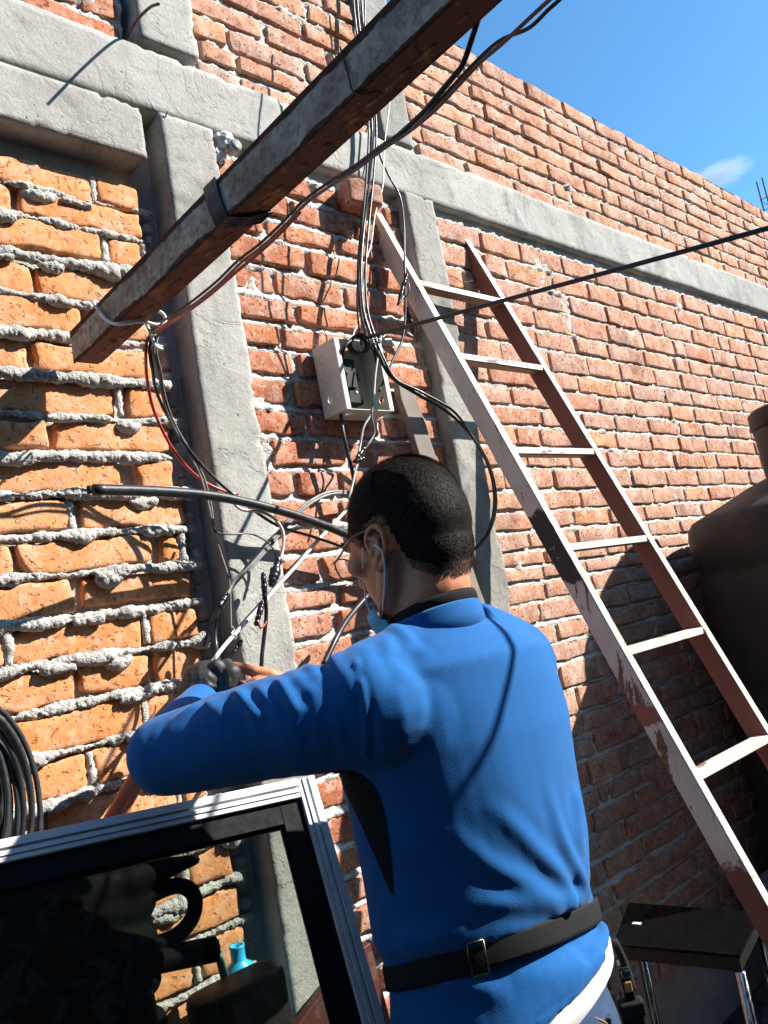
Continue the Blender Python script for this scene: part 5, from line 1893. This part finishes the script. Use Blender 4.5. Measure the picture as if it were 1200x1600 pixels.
# slope of the shoulders
b.chain([np.array([CX - 0.06, CY - 0.012, 1.405]), SL + np.array([0.02, 0, 0.0])], [0.052, 0.064])
b.chain([np.array([CX + 0.06, CY - 0.030, 1.408]), SR + np.array([-0.01, 0, 0.0])], [0.054, 0.060])
mid = SL * 0.5 + EL_ * 0.5
b.chain([SL + np.array([0.03, -0.01, -0.035]), SL * 0.72 + EL_ * 0.28 + np.array([0, 0, -0.016]), mid + np.array([0, 0, -0.008]), EL_], [0.079, 0.074, 0.069, 0.056])
b.chain([EL_, EL_ * 0.5 + WRL * 0.5, WRL], [0.054, 0.047, 0.037])
b.chain([SR + np.array([-0.02, 0.0, -0.03]), SR * 0.5 + ER * 0.5, ER], [0.068, 0.060, 0.050])
b.chain([ER, ER * 0.45 + WRR * 0.55 + np.array([0, 0, -0.02]), WRR], [0.050, 0.044, 0.036])
VOX = 0.0046
shirt = remesh(b, VOX, 8)
T = tree_of(shirt)
V = mverts(shirt)
N = mnormals(shirt)


FOLD = 1.0


def fold(px, h, w, taper=True, groove=0.35):
    """a crease or ridge of the cloth running under the given places of the photograph"""
    global V
    P = spline([on_mesh(T, x, y) for x, y in px], 14)
    d = np.full(len(V), 9.0)
    tt = np.zeros(len(V))
    lo, hi = P.min(0) - 3 * w, P.max(0) + 3 * w
    sel = np.where(np.all((V > lo) & (V < hi), 1))[0]
    D = np.linalg.norm(V[sel][:, None] - P[None], axis=2)
    k = D.argmin(1)
    dd = D[np.arange(len(sel)), k]
    u = k / (len(P) - 1)
    env = np.sin(np.pi * np.clip(u, 0.02, 0.98)) ** 0.6 if taper == 'both' else (np.clip(1.15 * (1 - u), 0, 1) ** 0.8 if taper else 1.0)
    prof = np.exp(-(dd / w) ** 2) - groove * np.exp(-((dd - 1.7 * w) / (0.9 * w)) ** 2)
    V[sel] += N[sel] * (h * FOLD * env * prof)[:, None]


# seams
fold([(541, 1000), (556, 1035), (566, 1075), (572, 1130), (573, 1180)], 0.0016, 0.005, False, 0.8)
fold([(772, 925), (800, 950), (802, 952)], 0.0012, 0.005, False, 0.5)
# folds from the inner elbow and along the upper sleeve
for px, h, w in (
        ([(366, 1065), (378, 1090), (395, 1112), (408, 1124)], 0.0085, 0.0085),
        ([(432, 1046), (440, 1070), (458, 1100), (475, 1120)], 0.0075, 0.0085),
        ([(400, 1060), (412, 1085), (432, 1110)], 0.0060, 0.009),
        ([(470, 1022), (485, 1045), (520, 1085)], 0.0065, 0.0095),
        ([(508, 1000), (520, 1030), (548, 1075)], 0.006, 0.0095),
        ([(452, 1034), (470, 1064), (510, 1106)], 0.005, 0.010),
        ([(585, 985), (606, 1010), (625, 1050), (640, 1075)], 0.004, 0.010),
        ([(610, 978), (640, 1000), (672, 1035)], 0.004, 0.010),
        ([(300, 1105), (275, 1125), (262, 1150)], 0.004, 0.0095),
        ([(325, 1100), (345, 1118), (350, 1135)], 0.004, 0.010),
        ([(645, 965), (690, 950), (735, 935)], 0.0035, 0.0095),
        ([(930, 1412), (885, 1378), (835, 1325), (795, 1285), (755, 1250)], 0.0065, 0.012),
        ([(934, 1424), (880, 1420), (815, 1410), (760, 1412), (715, 1418)], 0.0065, 0.012),
        ([(922, 1395), (890, 1335), (866, 1270), (852, 1215)], 0.0055, 0.011),
        ([(925, 1407), (860, 1398), (785, 1362), (735, 1325), (700, 1290)], 0.0060, 0.012),
        ([(900, 1250), (906, 1310), (915, 1360)], 0.005, 0.014),
        ([(640, 1470), (690, 1462), (740, 1440)], 0.005, 0.016),
        ([(900, 1500), (860, 1520), (800, 1530)], 0.005, 0.014),
        ([(940, 1490), (900, 1530), (830, 1570)], 0.006, 0.014),
        ([(700, 1530), (760, 1545), (800, 1560)], 0.005, 0.014)):
    fold(px, h, w)
fold([(957, 1489), (935, 1520), (900, 1556), (862, 1588), (845, 1600)], 0.0012, 0.004, False, 0.8)
# loose cloth: slow undulation, stronger towards the waist and on the sleeve
und = 0.0040 * fbm(V, 8, 2, 7)
V += N * (und * np.clip(1.6 - (V[:, 2] - 0.9) * 1.6, 0.4, 1.2))[:, None]
setverts(shirt, V)
sh = link('shirt', shirt, M['shirt'], man)
T = tree_of(shirt)
V = mverts(shirt)
N = mnormals(shirt)


outer = spline([(526, 1202), (562, 1209), (588, 1234), (602, 1280), (610, 1335), (615, 1394)], 8)
inner = spline([(516, 1208), (538, 1232), (556, 1266), (574, 1306), (593, 1350), (613, 1396)], 8)
pv, pf, m_ = [], [], 12
for o_, i_ in zip(outer, inner):
    for q in np.linspace(0, 1, m_):
        x, y = i_ * (1 - q) + o_ * q
        pv.append(on_mesh(T, x, y, 0.0022))
for r_ in range(len(outer) - 1):
    for c_ in range(m_ - 1):
        pf.append((r_ * m_ + c_, r_ * m_ + c_ + 1, (r_ + 1) * m_ + c_ + 1, (r_ + 1) * m_ + c_))
sp = link('side_panel', new_mesh('side_panel', pv, pf), M['black_fabric'], None)
sp.parent = sh

# collar: a black band with a blue edge round the neck
q0 = np.linspace(0, 2 * math.pi, 60, endpoint=False)


def neck_ring(z, k, dy=0.0, lift=0.0):
    # the collar rides higher at the nape
    return np.stack([CX - 0.006 + k * 0.077 * np.cos(q0), CY - 0.004 + dy + k * 0.075 * np.sin(q0), z + lift * -np.sin(q0)], 1)


b = MB().loft([neck_ring(1.416, 1.10, 0, 0.010), neck_ring(1.434, 1.03, -0.002, 0.013), neck_ring(1.449, 0.975, -0.005, 0.016), neck_ring(1.452, 0.945, -0.005, 0.016), neck_ring(1.448, 0.92, -0.005, 0.015), neck_ring(1.42, 0.93, -0.002, 0.012)])
co = b.build('collar', M['shirt'], None, smooth=True)
co.parent = sh
b = MB().loft([neck_ring(1.444, 0.94, -0.005, 0.016), neck_ring(1.462, 0.905, -0.007, 0.017), neck_ring(1.467, 0.885, -0.007, 0.017), neck_ring(1.460, 0.865, -0.007, 0.016), neck_ring(1.425, 0.87, -0.004, 0.013)])
co2 = b.build('collar_band', M['black_fabric'], None, smooth=True)
co2.parent = sh

# ---- undershirt, jeans, shoes, belt ---------------------------------------
b = MB().loft([ring(0.860, 0.181, 0.145, 0.004, 0.0, tilt=0.28, ty=-0.30), ring(0.885, 0.181, 0.145, 0.004, tilt=0.25, ty=-0.30), ring(0.92, 0.166, 0.13, tilt=0.09, ty=-0.29)])
link('undershirt', b.mesh('undershirt', True), M['white_cotton'], man)
b = MB()
b.loft([ring(0.70, 0.178, 0.140, 0.0, 0.0), ring(0.78, 0.180, 0.142), ring(0.85, 0.174, 0.136), ring(0.92, 0.158, 0.12)])
for sgn in (-1, 1):
    b.chain([(CX + sgn * 0.085, CY, 0.74), (CX + sgn * 0.10, CY + 0.02, 0.48), (CX + sgn * 0.105, CY - 0.01, 0.10)], [0.092, 0.075, 0.062])
jm = remesh(b, 0.008, 5)
v = mverts(jm)
v += mnormals(jm) * (0.004 * fbm(v * np.array([1, 1, 2.0]), 10, 3, 4))[:, None]
setverts(jm, v)
je = link('jeans', jm, M['denim'], man)
JT = tree_of(jm)
for i in range(7):
    a = math.radians(-170 + i * 52)
    p = np.array([CX + 0.176 * math.cos(a), CY + 0.138 * math.sin(a), 0.845])
    rd = np.array([math.cos(a), math.sin(a), 0])
    tg_ = np.array([-math.sin(a), math.cos(a), 0])
    k = MB().box(p, (0.0065, 0.003, 0.026), R=[tg_, rd, (0, 0, 1)]).build('belt_loop', M['denim'], None, bevel=0.001)
    k.parent = je
M['thread'] = plain('thread', (0.40, 0.22, 0.07), 0.7)
pts = []
for x, y in ((975, 1510), (978, 1545), (972, 1575), (955, 1605), (935, 1630)):
    pts.append(on_mesh(JT, x, y, 0.001))
k = MB().tube(spline(pts, 6), 0.0011, 5).build('stitching', M['thread'], None)
k.parent = je
for sgn in (-1, 1):
    b = MB()
    fx = CX + sgn * 0.11
    b.chain([(fx, CY - 0.05, 0.045), (fx + sgn * 0.01, CY + 0.08, 0.045), (fx + sgn * 0.015, CY + 0.17, 0.035)], [0.045, 0.045, 0.034])
    b.chain([(fx, CY - 0.02, 0.05), (fx, CY - 0.015, 0.11)], [0.05, 0.056])
    sm = remesh(b, 0.006, 4)
    v = mverts(sm)
    v[:, 2] = np.maximum(v[:, 2], 0.012)
    setverts(sm, v)
    s_o = link('shoe', sm, M['black_plastic'], man)

ST = T


def hug(z, a0, off, tilt=0.0, extra=0.0):
    """point on the shirt at a height, in a direction round the body"""
    o = Vector((CX, CY, z + tilt * math.cos(a0)))
    d = Vector((math.cos(a0), math.sin(a0), 0))
    best = 0.12
    h, n_, _, dist = ST.ray_cast(o + d * 0.6, -d, 0.6)
    if h is not None:
        best = 0.6 - dist
    return np.array(o + d * (best + off + extra))


rings_ = []
na = 72
angs = np.linspace(0, 2 * math.pi, na, endpoint=False)
rad_o = []
for z in (0.952, 0.970, 0.988):
    rad_o.append([np.linalg.norm(hug(z - 0.14 * (0.29 * math.sin(a) + 0.13 * math.cos(a)), a, 0) - np.array([CX, CY, z - 0.14 * (0.29 * math.sin(a) + 0.13 * math.cos(a))])) for a in angs])
rad_o = np.array(rad_o)
R_ = 0.6 * rad_o.max(0) + 0.4 * rad_o.mean(0)
for k in range(3):
    R_ = (np.roll(R_, 1) + R_ + np.roll(R_, -1)) / 3


def belt_ring(z, off):
    return np.stack([CX + (R_ + off) * np.cos(angs), CY + (R_ + off) * np.sin(angs), z + 0.005 - (R_ + off) * (0.29 * np.sin(angs) + 0.13 * np.cos(angs))], 1)


b = MB().loft([belt_ring(0.954, 0.0008), belt_ring(0.954, 0.0038), belt_ring(0.959, 0.0044), belt_ring(0.982, 0.0044), belt_ring(0.987, 0.0038), belt_ring(0.987, 0.0008)])
belt = link('tool_belt', b.mesh('tool_belt', True), M['webbing'], man)
M['brass'] = plain('brass', (0.16, 0.13, 0.10), 0.4, 1.0, var=0.3)


def belt_pt(px, z, off):
    d = ray(px, 1490)
    a = math.atan2(d[1] * 1.03 - CY, d[0] * 1.03 - CX)
    a %= 2 * math.pi
    i = int(a / (2 * math.pi) * na) % na
    return np.array([CX + (R_[i] + off) * math.cos(a), CY + (R_[i] + off) * math.sin(a), z + 0.005 - (R_[i] + off) * (0.29 * math.sin(a) + 0.13 * math.cos(a))]), a


p0, a0 = belt_pt(727, 0.970, 0.007)
p1, a1 = belt_pt(757, 0.970, 0.007)
corners = []
for p, a in ((p0, a0), (p1, a1)):
    corners.append([p + np.array([0, 0, -0.020]), p + np.array([0, 0, 0.020])])
pts = [corners[0][0], corners[0][1], corners[1][1], corners[1][0]]
k = MB()
for a, c in zip(pts, pts[1:] + pts[:1]):
    k.tube([a, (np.array(a) + c) / 2, c], 0.0014, 8)
ko = k.build('buckle', M['brass'], None, smooth=True)
ko.parent = belt
# sheath hanging from the belt on his right hip
hip = at_d(984, 1560, 1.22)
t = thing('tool_sheath', 'black tool sheath with a brown knife grip hanging at the man\'s right hip', 'sheath', tuple(hip + np.array([0, 0, -0.1])))
dn = np.array([0.02, 0.0, -1.0])
dn /= np.linalg.norm(dn)
rt = np.array([0.72, -0.69, 0])
ot = np.cross(rt, dn)
MB().box(hip + dn * 0.075, (0.017, 0.010, 0.075), R=[rt, ot, dn]).build('sheath_body', M['black_fabric'], t, bevel=0.005)
MB().box(hip + dn * 0.012 + ot * 0.0, (0.0185, 0.0115, 0.010), R=[rt, ot, dn]).build('sheath_cuff', M['webbing'], t, bevel=0.003)
MB().box(hip - dn * 0.022, (0.008, 0.007, 0.024), R=[rt, ot, dn]).build('knife_grip', M['black_plastic'], t, bevel=0.003)
MB().box(hip - dn * 0.020 - ot * 0.0085, (0.0055, 0.0016, 0.007), R=[rt, ot, dn]).build('grip_inlay', plain('horn', (0.45, 0.27, 0.10), 0.4), t, bevel=0.001)
MB().box(hip - dn * 0.038 - ot * 0.0085, (0.0065, 0.0016, 0.005), R=[rt, ot, dn]).build('bolster', M['chrome'], t, bevel=0.001)
MB().tube(spline([hip + np.array([-0.01, 0, 0.085]), hip + np.array([0.004, 0, 0.05]), hip + np.array([0.006, -0.004, 0.01])], 5), 0.006, 8).build('strap', M['webbing'], t, smooth=True)

# ---- hands ---------------------------------------------------------------
GC = at_d(322, 1068, 1.465)        # gloved left fist


def gp(px, py, dz=0.0):
    """place near the fist: pixels on the photograph, metres further away"""
    return at_d(px, py, 1.465 + dz)


M['glove'] = plain('glove', (0.030, 0.029, 0.029), 0.5, var=0.35, scale=60, bump=0.5, bscale=320)
b = MB()
b.chain([gp(306, 1108, -0.02), gp(312, 1088, 0.0), gp(322, 1070, 0.01)], [0.036, 0.042, 0.044])
b.chain([gp(302, 1084, 0.004), gp(320, 1066, 0.004), gp(338, 1058, 0.008)], [0.026, 0.028, 0.026])
kn = [((281, 1084), 0.0125), ((295, 1064), 0.0135), ((315, 1049), 0.0140), ((338, 1041), 0.0135)]
for i, ((kx, ky), r) in enumerate(kn):
    k0 = gp(kx, ky, -0.004)
    b.chain([gp(kx + 22, ky + 20, -0.006), k0, gp(kx - 3 + 3 * i, ky + 3, 0.026), gp(kx + 4, ky + 16, 0.044), gp(kx + 22, ky + 24, 0.034)], [r * 0.9, r, r * 0.95, r * 0.88, r * 0.8], 0.3)
# thumb leaves the side of the palm and closes against the fingers
b.chain([gp(338, 1090, 0.0), gp(356, 1070, -0.010), gp(362, 1052, -0.006), gp(355, 1040, 0.012)], [0.020, 0.0175, 0.016, 0.0135])
gm = remesh(b, 0.0022, 7)
GT = tree_of(gm)
V, N = mverts(gm), mnormals(gm)
T_keep = T
T = GT
for (kx, ky), r in kn[:3]:
    fold([(kx + 8, ky + 8), (kx + 18, ky + 20)], -0.0012, 0.0035, 'both', 0.2)
fold([(300, 1098), (318, 1080), (340, 1082), (352, 1096)], -0.0030, 0.004, 'both', 0.6)
fold([(312, 1106), (325, 1092), (340, 1096)], 0.0030, 0.005, 'both', 0.5)
fold([(348, 1046), (352, 1062), (350, 1080)], -0.0022, 0.0035, 'both', 0.5)
V += N * (0.0012 * fbm(V, 60, 3, 5))[:, None]
setverts(gm, V)
T = T_keep
glo = link('glove', gm, M['glove'], man)
# a strap round the cuff
k = MB().tube(spline([on_mesh(GT, 296, 1096, 0.0008), on_mesh(GT, 308, 1088, 0.0012), on_mesh(GT, 322, 1084, 0.0012), on_mesh(GT, 336, 1088, 0.0010), on_mesh(GT, 346, 1098, 0.0006)], 6), 0.0028, 6).build('cuff_strap', M['black_fabric'], None, smooth=True)
k.parent = glo

# right hand: bare, reaching in from the right; index finger and thumb show
def rp(px, py, dz=0.0):
    return at_d(px, py, 1.485 + dz)


b = MB()
b.chain([WRR, rp(462, 1084, 0.0), rp(446, 1080, 0.006)], [0.027, 0.028, 0.030])
b.chain([rp(452, 1066, 0.012), rp(440, 1078, 0.012), rp(438, 1096, 0.016)], [0.020, 0.024, 0.020])
b.chain([rp(446, 1064, 0.008), rp(424, 1055, 0.002), rp(398, 1049, 0.0), rp(374, 1043, 0.008), rp(364, 1041, 0.014)], [0.0125, 0.0118, 0.0108, 0.0098, 0.0085])
b.chain([rp(448, 1076, -0.006), rp(428, 1073, -0.016), rp(402, 1068, -0.016), rp(384, 1073, -0.008), rp(372, 1078, -0.004)], [0.0145, 0.0135, 0.0125, 0.0125, 0.0095])
for i, (dx, dy) in enumerate(((4, 18), (8, 30), (14, 40))):
    b.chain([rp(444 + dx, 1062 + dy, 0.022), rp(418 + dx, 1056 + dy, 0.034), rp(402 + dx, 1064 + dy, 0.026), rp(412 + dx, 1074 + dy, 0.012)], [0.0118, 0.0108, 0.0100, 0.0088])
hm = remesh(b, 0.0022, 4)
ha = link('right_hand', hm, M['skin'], man)
ha.name = 'hand'
M['nail'] = skin_material('nail', (0.55, 0.33, 0.26), (0.5, 0.28, 0.22))
k = MB().ball(rp(378, 1068, -0.0165), (0.0075, 0.0055, 0.002), R=[MC[:, 0], MC[:, 1], MC[:, 2]], seg=14, rings=8).build('fingernail', M['nail'], None, smooth=True)
k.parent = ha
